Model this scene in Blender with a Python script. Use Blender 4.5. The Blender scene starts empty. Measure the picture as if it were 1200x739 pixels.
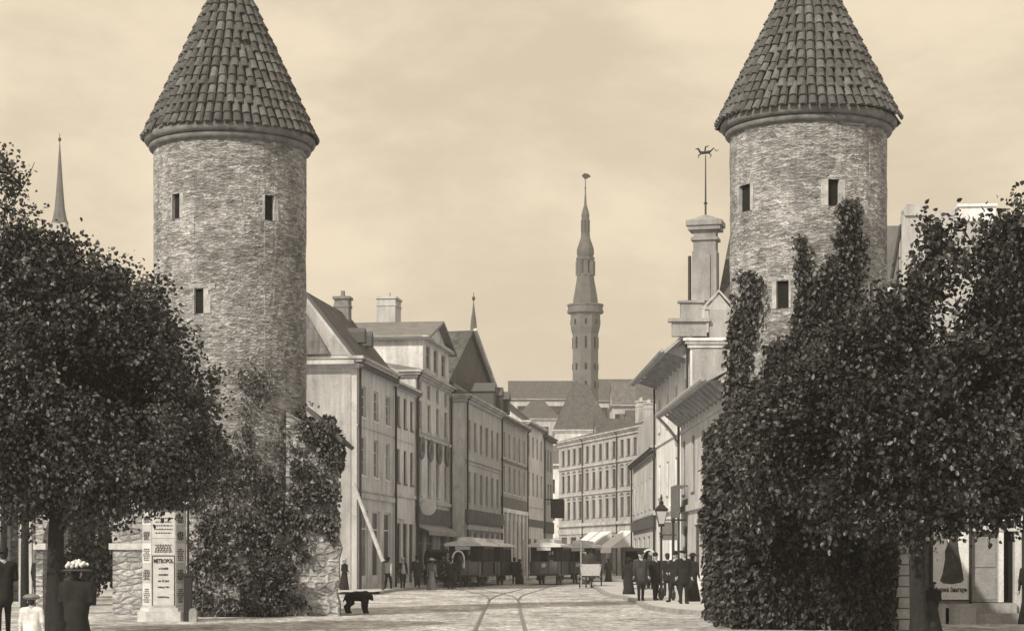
import bpy, math, random
import numpy as np
from mathutils import Matrix, Vector
R = math.radians
PI = math.pi
random.seed(7)
rng = np.random.default_rng(11)
scene = bpy.context.scene
col = scene.collection

# ------------------------------------------------------------ camera
F, HZ, EYE = 2300.0, 656.0, 1.6          # focal length in photo pixels, horizon row, eye height
cam_d = bpy.data.cameras.new('camera')
cam = bpy.data.objects.new('camera', cam_d)
col.objects.link(cam)
cam.location = (0, 0, EYE)
cam.rotation_euler = (R(90), 0, 0)
cam_d.sensor_width = 36
cam_d.lens = F / 1200 * 36
cam_d.shift_y = (HZ - 369.5) / 1200
cam_d.clip_start = 0.5
cam_d.clip_end = 6000
scene.camera = cam

# ------------------------------------------------------------ light
SUN_DIR = Vector((-0.50, -0.68, 0.64)).normalized()     # towards the sun: left, behind the camera
sun_d = bpy.data.lights.new('sun', 'SUN')
sun_d.energy = 4.2
sun_d.angle = R(1.5)
sun_d.color = (1.0, 0.90, 0.72)
sun = bpy.data.objects.new('sun', sun_d)
col.objects.link(sun)
sun.rotation_euler = SUN_DIR.to_track_quat('Z', 'Y').to_euler()
sun.location = (-40, -40, 60)

world = bpy.data.worlds.new('World')
scene.world = world
world.use_nodes = True
wt = world.node_tree
for n in list(wt.nodes):
    wt.nodes.remove(n)


def N(t, typ, **kw):
    n = t.nodes.new(typ)
    for k, v in kw.items():
        if k in ('ins',):
            for kk, vv in v.items():
                n.inputs[kk].default_value = vv
        else:
            setattr(n, k, v)
    return n


def L(t, a, b):
    t.links.new(a, b)


wo = N(wt, 'ShaderNodeOutputWorld')
bg = N(wt, 'ShaderNodeBackground', ins={'Strength': 0.105})
sky = N(wt, 'ShaderNodeTexSky', sky_type='NISHITA', sun_disc=False)
sky.sun_elevation = math.asin(SUN_DIR.z)
sky.sun_rotation = math.atan2(SUN_DIR.x, SUN_DIR.y)
sky.dust_density = 4.0
sky.air_density = 1.0
bw = N(wt, 'ShaderNodeRGBToBW')
L(wt, sky.outputs[0], bw.inputs[0])
tc = N(wt, 'ShaderNodeTexCoord')
mp = N(wt, 'ShaderNodeMapping')
mp.inputs['Scale'].default_value = (1.0, 1.0, 2.2)
L(wt, tc.outputs['Generated'], mp.inputs[0])
cn = N(wt, 'ShaderNodeTexNoise', ins={'Scale': 5.5, 'Detail': 8.0, 'Roughness': 0.60, 'Distortion': 0.15})
L(wt, mp.outputs[0], cn.inputs['Vector'])
cr = N(wt, 'ShaderNodeMapRange', interpolation_type='SMOOTHSTEP',
       ins={'From Min': 0.36, 'From Max': 0.66, 'To Min': 7.0, 'To Max': 9.3})
L(wt, cn.outputs[0], cr.inputs[0])
mixv = N(wt, 'ShaderNodeMix', data_type='FLOAT', ins={'Factor': 0.88})   # thin bright overcast over the clear sky
L(wt, bw.outputs[0], mixv.inputs['A'])
L(wt, cr.outputs[0], mixv.inputs['B'])
tint = N(wt, 'ShaderNodeMix', data_type='RGBA', blend_type='MULTIPLY', ins={'Factor': 1.0})
L(wt, mixv.outputs[0], tint.inputs['A'])
tint.inputs['B'].default_value = (1.0, 0.845, 0.625, 1)
L(wt, tint.outputs['Result'], bg.inputs['Color'])
L(wt, bg.outputs[0], wo.inputs['Surface'])

vs = scene.view_settings
vs.view_transform = 'Standard'
vs.look = 'None'
vs.exposure = 0.0
vs.gamma = 1.0
vs.use_curve_mapping = False
scene.cycles.max_bounces = 6
scene.cycles.volume_bounces = 1
scene.cycles.use_adaptive_sampling = True
scene.cycles.use_denoising = True


# ------------------------------------------------------------ helpers: places
def P(px, py, Y):
    """photo pixel at depth Y -> world point"""
    return Vector(((px - 600) / F * Y, Y, EYE + (HZ - py) / F * Y))


def G(px, py, z=0.0):
    """photo pixel on the ground -> world XY"""
    Y = (EYE - z) * F / (py - HZ)
    return Vector(((px - 600) / F * Y, Y, z))


def GX(px, Y):
    return ((px - 600) / F * Y, Y)


def along(px0, Y0, px1, vp=910):
    return Y0 * (px0 - vp) / (px1 - vp)


def project(p):
    """world points (n,3) -> photo pixels"""
    p = np.atleast_2d(p)
    return 600 + p[:, 0] / p[:, 1] * F, HZ - (p[:, 2] - EYE) / p[:, 1] * F


# ------------------------------------------------------------ helpers: materials
def sep(v):
    return (v * 0.98, v, v * 1.07, 1)


MATS = {}


def mat(name, v, rough=0.85, var=0.25, scale=3.0, bump=0.0, bscale=20.0, stretch=(1, 1, 1), fine=0.12, fscale=30.0,
        spec=0.3, metal=0.0, streak=0.0):
    """a grey-brown surface with two sizes of unevenness and a small relief"""
    if name in MATS:
        return MATS[name]
    m = bpy.data.materials.new(name)
    m.use_nodes = True
    t = m.node_tree
    b = t.nodes['Principled BSDF']
    b.inputs['Roughness'].default_value = rough
    b.inputs['Specular IOR Level'].default_value = spec
    b.inputs['Metallic'].default_value = metal
    tc = N(t, 'ShaderNodeTexCoord')
    mp = N(t, 'ShaderNodeMapping')
    mp.inputs['Scale'].default_value = stretch
    L(t, tc.outputs['Object'], mp.inputs[0])
    n1 = N(t, 'ShaderNodeTexNoise', ins={'Scale': scale, 'Detail': 5.0, 'Roughness': 0.6})
    n2 = N(t, 'ShaderNodeTexNoise', ins={'Scale': fscale, 'Detail': 3.0, 'Roughness': 0.6})
    L(t, mp.outputs[0], n1.inputs['Vector'])
    L(t, tc.outputs['Object'], n2.inputs['Vector'])
    r1 = N(t, 'ShaderNodeMapRange', ins={'From Min': 0.3, 'From Max': 0.7, 'To Min': 1 - var, 'To Max': 1 + var})
    r2 = N(t, 'ShaderNodeMapRange', ins={'From Min': 0.3, 'From Max': 0.7, 'To Min': 1 - fine, 'To Max': 1 + fine})
    L(t, n1.outputs[0], r1.inputs[0])
    L(t, n2.outputs[0], r2.inputs[0])
    mu = N(t, 'ShaderNodeMath', operation='MULTIPLY')
    L(t, r1.outputs[0], mu.inputs[0])
    L(t, r2.outputs[0], mu.inputs[1])
    if streak:      # rain runs and blotchy repairs on old plaster
        ms = N(t, 'ShaderNodeMapping')
        ms.inputs['Scale'].default_value = (1, 1, 0.07)
        L(t, tc.outputs['Object'], ms.inputs[0])
        n4 = N(t, 'ShaderNodeTexNoise', ins={'Scale': 3.2, 'Detail': 4.0, 'Roughness': 0.7})
        L(t, ms.outputs[0], n4.inputs['Vector'])
        r4 = N(t, 'ShaderNodeMapRange', ins={'From Min': 0.35, 'From Max': 0.65, 'To Min': 1 - streak, 'To Max': 1 + streak * .5})
        L(t, n4.outputs[0], r4.inputs[0])
        n5 = N(t, 'ShaderNodeTexNoise', ins={'Scale': 0.9, 'Detail': 6.0, 'Roughness': 0.7})
        L(t, tc.outputs['Object'], n5.inputs['Vector'])
        r5 = N(t, 'ShaderNodeMapRange', interpolation_type='SMOOTHSTEP', ins={'From Min': 0.56, 'From Max': 0.62, 'To Min': 1.0, 'To Max': 1 - streak * .8})
        L(t, n5.outputs[0], r5.inputs[0])
        for q_ in (r4, r5):
            m2 = N(t, 'ShaderNodeMath', operation='MULTIPLY')
            L(t, mu.outputs[0], m2.inputs[0])
            L(t, q_.outputs[0], m2.inputs[1])
            mu = m2
    mx = N(t, 'ShaderNodeMix', data_type='RGBA', blend_type='MULTIPLY', ins={'Factor': 1.0})
    mx.inputs['A'].default_value = sep(v)
    L(t, mu.outputs[0], mx.inputs['B'])
    L(t, mx.outputs['Result'], b.inputs['Base Color'])
    if bump:
        n3 = N(t, 'ShaderNodeTexNoise', ins={'Scale': bscale, 'Detail': 4.0})
        L(t, tc.outputs['Object'], n3.inputs['Vector'])
        bp = N(t, 'ShaderNodeBump', ins={'Strength': 0.8, 'Distance': bump})
        L(t, n3.outputs[0], bp.inputs['Height'])
        L(t, bp.outputs[0], b.inputs['Normal'])
    MATS[name] = m
    return m


def rubble(name, v, su=3.2, sv=9.0, mortar=0.75, var=0.4, depth=0.05, flake=0.3):
    """thin-coursed limestone rubble on a UV laid out in metres"""
    if name in MATS:
        return MATS[name]
    m = bpy.data.materials.new(name)
    m.use_nodes = True
    t = m.node_tree
    b = t.nodes['Principled BSDF']
    b.inputs['Roughness'].default_value = 0.95
    b.inputs['Specular IOR Level'].default_value = 0.15
    tc = N(t, 'ShaderNodeTexCoord')
    wn = N(t, 'ShaderNodeTexNoise', ins={'Scale': 1.3, 'Detail': 3.0})
    L(t, tc.outputs['UV'], wn.inputs['Vector'])
    ad = N(t, 'ShaderNodeMix', data_type='RGBA', blend_type='LINEAR_LIGHT', ins={'Factor': 0.10})
    L(t, tc.outputs['UV'], ad.inputs['A'])
    L(t, wn.outputs['Color'], ad.inputs['B'])
    mp = N(t, 'ShaderNodeMapping')
    mp.inputs['Scale'].default_value = (su, sv, 1)
    L(t, ad.outputs['Result'], mp.inputs[0])
    ve = N(t, 'ShaderNodeTexVoronoi', feature='DISTANCE_TO_EDGE', voronoi_dimensions='2D', ins={'Scale': 1.0})
    vc = N(t, 'ShaderNodeTexVoronoi', feature='F1', voronoi_dimensions='2D', ins={'Scale': 1.0})
    L(t, mp.outputs[0], ve.inputs['Vector'])
    L(t, mp.outputs[0], vc.inputs['Vector'])
    sp = N(t, 'ShaderNodeSeparateColor')
    L(t, vc.outputs['Color'], sp.inputs[0])
    cell = N(t, 'ShaderNodeMapRange', ins={'From Min': 0.0, 'From Max': 1.0, 'To Min': 1 - var, 'To Max': 1 + var})
    L(t, sp.outputs[0], cell.inputs[0])
    edge = N(t, 'ShaderNodeMapRange', interpolation_type='SMOOTHSTEP',
             ins={'From Min': 0.0, 'From Max': 0.12, 'To Min': mortar, 'To Max': 1.0})
    L(t, ve.outputs['Distance'], edge.inputs[0])
    big = N(t, 'ShaderNodeTexNoise', ins={'Scale': 0.55, 'Detail': 6.0, 'Roughness': 0.65})
    L(t, tc.outputs['UV'], big.inputs['Vector'])
    bigr = N(t, 'ShaderNodeMapRange', ins={'From Min': 0.3, 'From Max': 0.7, 'To Min': 0.62, 'To Max': 1.34})
    L(t, big.outputs[0], bigr.inputs[0])
    fine = N(t, 'ShaderNodeTexNoise', ins={'Scale': 16.0, 'Detail': 5.0, 'Roughness': 0.75})
    L(t, tc.outputs['UV'], fine.inputs['Vector'])
    finer = N(t, 'ShaderNodeMapRange', ins={'From Min': 0.3, 'From Max': 0.7, 'To Min': 0.6, 'To Max': 1.4})
    L(t, fine.outputs[0], finer.inputs[0])
    fm = N(t, 'ShaderNodeMapping')
    fm.inputs['Scale'].default_value = (1.0, 2.8, 1)
    L(t, tc.outputs['UV'], fm.inputs[0])
    flk = N(t, 'ShaderNodeTexNoise', ins={'Scale': 4.5, 'Detail': 6.0, 'Roughness': 0.75})
    L(t, fm.outputs[0], flk.inputs['Vector'])
    flr = N(t, 'ShaderNodeMapRange', ins={'From Min': 0.32, 'From Max': 0.68, 'To Min': 1 - flake, 'To Max': 1 + flake})
    L(t, flk.outputs[0], flr.inputs[0])
    cur = None
    sm = N(t, 'ShaderNodeMapping')
    sm.inputs['Scale'].default_value = (1.0, 0.12, 1)
    L(t, tc.outputs['UV'], sm.inputs[0])
    stn = N(t, 'ShaderNodeTexNoise', ins={'Scale': 1.6, 'Detail': 5.0, 'Roughness': 0.7})
    L(t, sm.outputs[0], stn.inputs['Vector'])
    str_ = N(t, 'ShaderNodeMapRange', ins={'From Min': 0.35, 'From Max': 0.65, 'To Min': 0.78, 'To Max': 1.12})
    L(t, stn.outputs[0], str_.inputs[0])
    for s in (cell, edge, bigr, finer, flr, str_):
        if cur is None:
            cur = s.outputs[0]
            continue
        mu = N(t, 'ShaderNodeMath', operation='MULTIPLY')
        L(t, cur, mu.inputs[0])
        L(t, s.outputs[0], mu.inputs[1])
        cur = mu.outputs[0]
    mx = N(t, 'ShaderNodeMix', data_type='RGBA', blend_type='MULTIPLY', ins={'Factor': 1.0})
    mx.inputs['A'].default_value = sep(v)
    L(t, cur, mx.inputs['B'])
    L(t, mx.outputs['Result'], b.inputs['Base Color'])
    # relief: rounded stones of different projection
    e2 = N(t, 'ShaderNodeMapRange', interpolation_type='SMOOTHSTEP', ins={'From Min': 0.0, 'From Max': 0.3})
    L(t, ve.outputs['Distance'], e2.inputs[0])
    a1 = N(t, 'ShaderNodeMath', operation='MULTIPLY_ADD', ins={1: 0.8})
    L(t, sp.outputs[1], a1.inputs[0])
    L(t, e2.outputs[0], a1.inputs[2])
    a2 = N(t, 'ShaderNodeMath', operation='MULTIPLY_ADD', ins={1: 0.7})
    L(t, fine.outputs[0], a2.inputs[0])
    L(t, a1.outputs[0], a2.inputs[2])
    bp = N(t, 'ShaderNodeBump', ins={'Strength': 1.0, 'Distance': depth})
    L(t, a2.outputs[0], bp.inputs['Height'])
    L(t, bp.outputs[0], b.inputs['Normal'])
    MATS[name] = m
    return m


def tiles(name, v, w=0.3, h=0.35, depth=0.06):
    """pantiles on a UV in metres (u along the eave, v up the slope)"""
    if name in MATS:
        return MATS[name]
    m = bpy.data.materials.new(name)
    m.use_nodes = True
    t = m.node_tree
    b = t.nodes['Principled BSDF']
    b.inputs['Roughness'].default_value = 0.9
    b.inputs['Specular IOR Level'].default_value = 0.2
    tc = N(t, 'ShaderNodeTexCoord')
    sx = N(t, 'ShaderNodeSeparateXYZ')
    L(t, tc.outputs['UV'], sx.inputs[0])

    def math_(op, a, b_=None, c=None):
        n = N(t, 'ShaderNodeMath', operation=op)
        for i, q in enumerate((a, b_, c)):
            if q is None:
                continue
            if isinstance(q, (int, float)):
                n.inputs[i].default_value = q
            else:
                L(t, q, n.inputs[i])
        return n.outputs[0]
    u = math_('DIVIDE', sx.outputs[0], w)
    vv = math_('DIVIDE', sx.outputs[1], h)
    su = math_('ABSOLUTE', math_('SINE', math_('MULTIPLY', u, PI)))
    fr = math_('FRACT', vv)
    hgt = math_('ADD', math_('MULTIPLY', su, 0.6), math_('SUBTRACT', 1.0, fr))
    cx = N(t, 'ShaderNodeCombineXYZ')
    L(t, math_('FLOOR', u), cx.inputs[0])
    L(t, math_('FLOOR', vv), cx.inputs[1])
    wn = N(t, 'ShaderNodeTexWhiteNoise', noise_dimensions='2D')
    L(t, cx.outputs[0], wn.inputs['Vector'])
    big = N(t, 'ShaderNodeTexNoise', ins={'Scale': 0.8, 'Detail': 5.0, 'Roughness': 0.65})
    L(t, tc.outputs['UV'], big.inputs['Vector'])
    f1 = math_('MULTIPLY_ADD', wn.outputs[0], 0.5, 0.75)
    f2 = math_('MULTIPLY_ADD', big.outputs[0], 1.2, 0.4)
    mx = N(t, 'ShaderNodeMix', data_type='RGBA', blend_type='MULTIPLY', ins={'Factor': 1.0})
    mx.inputs['A'].default_value = sep(v)
    L(t, math_('MULTIPLY', f1, f2), mx.inputs['B'])
    L(t, mx.outputs['Result'], b.inputs['Base Color'])
    bp = N(t, 'ShaderNodeBump', ins={'Strength': 1.0, 'Distance': depth})
    L(t, hgt, bp.inputs['Height'])
    L(t, bp.outputs[0], b.inputs['Normal'])
    MATS[name] = m
    return m


def leafmat(name, v, var=0.5, rough=0.55, spec=0.4):
    if name in MATS:
        return MATS[name]
    m = bpy.data.materials.new(name)
    m.use_nodes = True
    t = m.node_tree
    b = t.nodes['Principled BSDF']
    b.inputs['Roughness'].default_value = rough
    b.inputs['Specular IOR Level'].default_value = spec
    g = N(t, 'ShaderNodeNewGeometry')
    pw = N(t, 'ShaderNodeMath', operation='POWER', ins={1: 4.0})
    L(t, g.outputs['Random Per Island'], pw.inputs[0])
    r = N(t, 'ShaderNodeMapRange', ins={'To Min': 1 - var, 'To Max': 1 + var * 4})  # a few leaves coloured far brighter, painted in as sun flecks
    L(t, pw.outputs[0], r.inputs[0])
    mx = N(t, 'ShaderNodeMix', data_type='RGBA', blend_type='MULTIPLY', ins={'Factor': 1.0})
    mx.inputs['A'].default_value = sep(v)
    L(t, r.outputs[0], mx.inputs['B'])
    L(t, mx.outputs['Result'], b.inputs['Base Color'])
    MATS[name] = m
    return m


# ------------------------------------------------------------ helpers: objects
def tag(o, label=None, cat=None, group=None, kind=None):
    if label:
        o['label'] = label
    if cat:
        o['category'] = cat
    if group:
        o['group'] = group
    if kind:
        o['kind'] = kind
    return o


def empty(name, loc, label=None, cat=None, rz=0, group=None):
    o = bpy.data.objects.new(name, None)
    col.objects.link(o)
    o.location = loc
    o.rotation_euler = (0, 0, rz)
    o.empty_display_size = 0.3
    return tag(o, label, cat, group)


def copy_tree(o, parent=None):
    c = o.copy()
    col.objects.link(c)
    if parent is not None:
        c.parent = parent
    for ch in list(o.children):
        copy_tree(ch, c)
    return c


class MB:
    """collects shapes and links them as one mesh"""

    def __init__(self):
        self.v, self.f, self.m, self.uv = [], [], [], []

    def face(self, pts, mi=0, uv=None, M=None):
        i = len(self.v)
        for p in pts:
            p = Vector(p)
            self.v.append(tuple(M @ p if M else p))
        self.f.append(tuple(range(i, i + len(pts))))
        self.m.append(mi)
        self.uv.append(uv)

    def poly(self, vs, fs, mi=0, M=None):
        i = len(self.v)
        for p in vs:
            p = Vector(p)
            self.v.append(tuple(M @ p if M else p))
        for f in fs:
            self.f.append(tuple(i + k for k in f))
            self.m.append(mi)
            self.uv.append(None)

    def box(self, x0, x1, y0, y1, z0, z1, mi=0, M=None):
        vs = [(x0, y0, z0), (x1, y0, z0), (x1, y1, z0), (x0, y1, z0), (x0, y0, z1), (x1, y0, z1), (x1, y1, z1), (x0, y1, z1)]
        self.poly(vs, [(0, 3, 2, 1), (4, 5, 6, 7), (0, 1, 5, 4), (1, 2, 6, 5), (2, 3, 7, 6), (3, 0, 4, 7)], mi, M)

    def tube(self, pts, rad, n=8, mi=0, M=None, caps=True):
        pts = [Vector(p) for p in pts]
        rad = list(rad) if hasattr(rad, '__len__') else [rad] * len(pts)
        rings, vs, fs = [], [], []
        up = Vector((0, 0, 1))
        prev = None
        for k, p in enumerate(pts):
            a = pts[max(k - 1, 0)]
            b = pts[min(k + 1, len(pts) - 1)]
            d = (b - a).normalized()
            if prev is None:
                x = d.cross(up)
                if x.length < 1e-3:
                    x = Vector((1, 0, 0))
            else:
                x = prev - d * prev.dot(d)
            x.normalize()
            prev = x
            y = d.cross(x)
            for j in range(n):
                t = 2 * PI * j / n
                vs.append(p + (x * math.cos(t) + y * math.sin(t)) * rad[k])
        for k in range(len(pts) - 1):
            for j in range(n):
                a, b = k * n + j, k * n + (j + 1) % n
                fs.append((a, b, b + n, a + n))
        if caps:
            fs.append(tuple(range(n - 1, -1, -1)))
            fs.append(tuple((len(pts) - 1) * n + j for j in range(n)))
        self.poly(vs, fs, mi, M)

    def lathe(self, prof, n=24, c=(0, 0, 0), mi=0, M=None, caps=True, squash=1.0):
        """prof: (radius, z) from bottom to top"""
        vs, fs = [], []
        for r, z in prof:
            for j in range(n):
                t = 2 * PI * j / n
                vs.append((c[0] + r * math.cos(t), c[1] + r * math.sin(t) * squash, c[2] + z))
        for k in range(len(prof) - 1):
            for j in range(n):
                a, b = k * n + j, k * n + (j + 1) % n
                fs.append((a, b, b + n, a + n))
        if caps:
            fs.append(tuple(range(n - 1, -1, -1)))
            fs.append(tuple((len(prof) - 1) * n + j for j in range(n)))
        self.poly(vs, fs, mi, M)

    def prism(self, poly, y0, y1, mi=0, M=None):
        """poly in (x,z), extruded along y"""
        n = len(poly)
        vs = [(x, y0, z) for x, z in poly] + [(x, y1, z) for x, z in poly]
        fs = [tuple(range(n)), tuple(range(2 * n - 1, n - 1, -1))]
        for k in range(n):
            a, b = k, (k + 1) % n
            fs.append((b, a, a + n, b + n))
        self.poly(vs, fs, mi, M)

    def prismx(self, poly, x0, x1, mi=0, M=None):
        """poly in (y,z), extruded along x"""
        n = len(poly)
        vs = [(x0, y, z) for y, z in poly] + [(x1, y, z) for y, z in poly]
        fs = [tuple(range(n - 1, -1, -1)), tuple(range(n, 2 * n))]
        for k in range(n):
            a, b = k, (k + 1) % n
            fs.append((a, b, b + n, a + n))
        self.poly(vs, fs, mi, M)

    def prismz(self, poly, z0, z1, mi=0, M=None):
        n = len(poly)
        vs = [(x, y, z0) for x, y in poly] + [(x, y, z1) for x, y in poly]
        fs = [tuple(range(n - 1, -1, -1)), tuple(range(n, 2 * n))]
        for k in range(n):
            a, b = k, (k + 1) % n
            fs.append((a, b, b + n, a + n))
        self.poly(vs, fs, mi, M)

    def slab(self, a, b, c, d, th=0.15, mi=0, M=None):
        """roof slab: a,b along the eave, c,d along the ridge (a-b-c-d in order); UV in metres"""
        a, b, c, d = (Vector(q) for q in (a, b, c, d))
        n = (b - a).cross(d - a).normalized()
        if n.z < 0:
            n = -n
        lo = [q - n * th for q in (a, b, c, d)]
        e = (b - a).normalized()

        def uv(q):
            s = q - a
            u = s.dot(e)
            return (u, (s - e * u).length)
        self.face([a, b, c, d], mi, [uv(q) for q in (a, b, c, d)], M)
        self.face([lo[3], lo[2], lo[1], lo[0]], mi, [(0, 0)] * 4, M)
        T = [a, b, c, d]
        for k in range(4):
            k2 = (k + 1) % 4
            self.face([T[k2], T[k], lo[k], lo[k2]], mi, [(0, 0)] * 4, M)

    def build(self, name, mats, parent=None, smooth=False):
        me = bpy.data.meshes.new(name)
        me.from_pydata(self.v, [], self.f)
        if not isinstance(mats, (list, tuple)):
            mats = [mats]
        for m in mats:
            me.materials.append(m)
        me.polygons.foreach_set('material_index', self.m)
        if any(u is not None for u in self.uv):
            lay = me.uv_layers.new(name='UVMap')
            k = 0
            for f, u in zip(self.f, self.uv):
                for j in range(len(f)):
                    if u is not None:
                        lay.data[k].uv = u[j]
                    k += 1
        if smooth:
            me.polygons.foreach_set('use_smooth', [True] * len(self.f))
        me.update()
        import bmesh
        bm = bmesh.new()
        bm.from_mesh(me)
        bmesh.ops.recalc_face_normals(bm, faces=bm.faces)
        bm.to_mesh(me)
        bm.free()
        if smooth:
            me.set_sharp_from_angle(angle=R(45))
        o = bpy.data.objects.new(name, me)
        col.objects.link(o)
        if parent is not None:
            o.parent = parent
        return o


def mesh_np(name, V, Q, m, parent=None, smooth=False):
    """quads (n,4) from numpy"""
    me = bpy.data.meshes.new(name)
    me.vertices.add(len(V))
    me.vertices.foreach_set('co', np.asarray(V, np.float32).ravel())
    nq = len(Q)
    me.loops.add(nq * 4)
    me.loops.foreach_set('vertex_index', np.asarray(Q, np.int32).ravel())
    me.polygons.add(nq)
    me.polygons.foreach_set('loop_start', np.arange(0, nq * 4, 4, dtype=np.int32))
    if isinstance(m, (list, tuple)):
        for q in m:
            me.materials.append(q)
    else:
        me.materials.append(m)
    if smooth:
        me.polygons.foreach_set('use_smooth', np.ones(nq, bool))
    me.update(calc_edges=True)
    me.validate()
    o = bpy.data.objects.new(name, me)
    col.objects.link(o)
    if parent is not None:
        o.parent = parent
    return o


def leaves_mesh(name, C, D, size, m, parent=None, droop=0.3, shape=0.8):
    """one small folded-rhomb leaf per point C, pointing roughly along D"""
    n = len(C)
    D = D / (np.linalg.norm(D, axis=1, keepdims=True) + 1e-9)
    A = D + rng.normal(0, 0.55, (n, 3))
    A[:, 2] -= droop
    A /= np.linalg.norm(A, axis=1, keepdims=True) + 1e-9
    Bv = np.cross(A, rng.normal(0, 1, (n, 3)))
    Bv /= np.linalg.norm(Bv, axis=1, keepdims=True) + 1e-9
    Nn = np.cross(A, Bv)
    s = size * rng.uniform(0.65, 1.35, (n, 1))
    V = np.empty((n, 6, 3))
    w = s * 0.5 * shape
    V[:, 0] = C - A * s * 0.5
    V[:, 1] = C + Bv * w * 0.85 - A * s * 0.30 + Nn * s * 0.10
    V[:, 2] = C + Bv * w * 0.80 + A * s * 0.10 + Nn * s * 0.12
    V[:, 3] = C + A * s * 0.55 - Nn * s * 0.06
    V[:, 4] = C - Bv * w * 0.80 + A * s * 0.10 + Nn * s * 0.12
    V[:, 5] = C - Bv * w * 0.85 - A * s * 0.30 + Nn * s * 0.10
    base = np.arange(n)[:, None] * 6
    Q = np.concatenate([base + np.array([[0, 1, 2, 3]]), base + np.array([[0, 3, 4, 5]])])
    return mesh_np(name, V.reshape(-1, 3), Q, m, parent)


def inpoly(x, y, poly):
    x = np.asarray(x)
    y = np.asarray(y)
    r = np.zeros(x.shape, bool)
    n = len(poly)
    for i in range(n):
        x0, y0 = poly[i]
        x1, y1 = poly[(i + 1) % n]
        c = ((y0 > y) != (y1 > y)) & (x < (x1 - x0) * (y - y0) / (y1 - y0 + 1e-12) + x0)
        r ^= c
    return r


def text_mesh(name, s, size, loc, rot, m, parent=None, ext=0.004, align='CENTER', sx=1.0, bold=0.0):
    cu = bpy.data.curves.new(name, 'FONT')
    cu.body = s
    cu.size = size
    cu.extrude = ext
    cu.offset = bold
    cu.align_x = align
    cu.resolution_u = 2
    o = bpy.data.objects.new(name, cu)
    col.objects.link(o)
    dg = bpy.context.evaluated_depsgraph_get()
    me = bpy.data.meshes.new_from_object(o.evaluated_get(dg))
    bpy.data.objects.remove(o)
    me.name = name
    me.materials.clear()
    me.materials.append(m)
    t = bpy.data.objects.new(name, me)
    col.objects.link(t)
    t.location = loc
    t.rotation_euler = rot
    t.scale = (sx, 1, 1)
    if parent is not None:
        t.parent = parent
    return t


# ------------------------------------------------------------ shared materials
M_stone = rubble('tower rubble', 0.31, 4.6, 13.0, 0.76, 0.36, 0.014, flake=0.58)
M_wallstone = rubble('gate rubble', 0.33, 2.2, 5.5)
M_pale = mat('pale dressed stone', 0.55, 0.9, 0.2, 4, 0.01, 25)
M_black = mat('shade black', 0.012, 0.95, 0.2)  # flat black standing in for the shade inside openings
M_conetile = mat('cone roof tile', 0.125, 0.85, 0.35, 2.5, 0.015, 18, fine=0.3, fscale=14)
M_cornice = mat('plastered cornice', 0.17, 0.95, 0.4, 3, 0.02, 14)  # one dark plaster tone for all the mouldings
M_bark = mat('bark', 0.022, 0.95, 0.4, 4, 0.04, 12, (1, 1, 0.25))
M_iron = mat('dark iron', 0.02, 0.5, 0.2, spec=0.4)
M_leaf_near = leafmat('linden leaf', 0.026, rough=.45, spec=.5)
M_leaf_ivy = leafmat('ivy leaf', 0.040, rough=.5)
M_slit = mat('pale slit jamb', 0.40, 0.9, 0.35, 4, 0.02, 20)  # dressed stone frame; its pale strips also paint in the sunlit reveals
M_leaf_left = leafmat('paler linden leaf', 0.046, rough=.5, spec=.45)  # left tree's leaves, a paler tone than the right tree's
M_leaf_ivyl = leafmat('grey ivy leaf', 0.078, rough=.6)
M_leaf_far = leafmat('garden leaf', 0.04)
M_glass = mat('old window pane', 0.035, 0.35, 0.5, 1.2, spec=0.3)
_t = M_glass.node_tree                      # panes differ: random tone paints in varied reflection and pale blinds behind
_o = N(_t, 'ShaderNodeObjectInfo')
_p = N(_t, 'ShaderNodeMath', operation='POWER', ins={1: 3.0})
L(_t, _o.outputs['Random'], _p.inputs[0])
_r = N(_t, 'ShaderNodeMapRange', ins={'To Min': 0.35, 'To Max': 4.5})
L(_t, _p.outputs[0], _r.inputs[0])
_b = _t.nodes['Principled BSDF']
_src = _b.inputs['Base Color'].links[0].from_socket
_m = N(_t, 'ShaderNodeMix', data_type='RGBA', blend_type='MULTIPLY', ins={'Factor': 1.0})
L(_t, _src, _m.inputs['A'])
L(_t, _r.outputs[0], _m.inputs['B'])
L(_t, _m.outputs['Result'], _b.inputs['Base Color'])
M_white = mat('white lead paint', 0.70, 0.6, 0.1)

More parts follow.
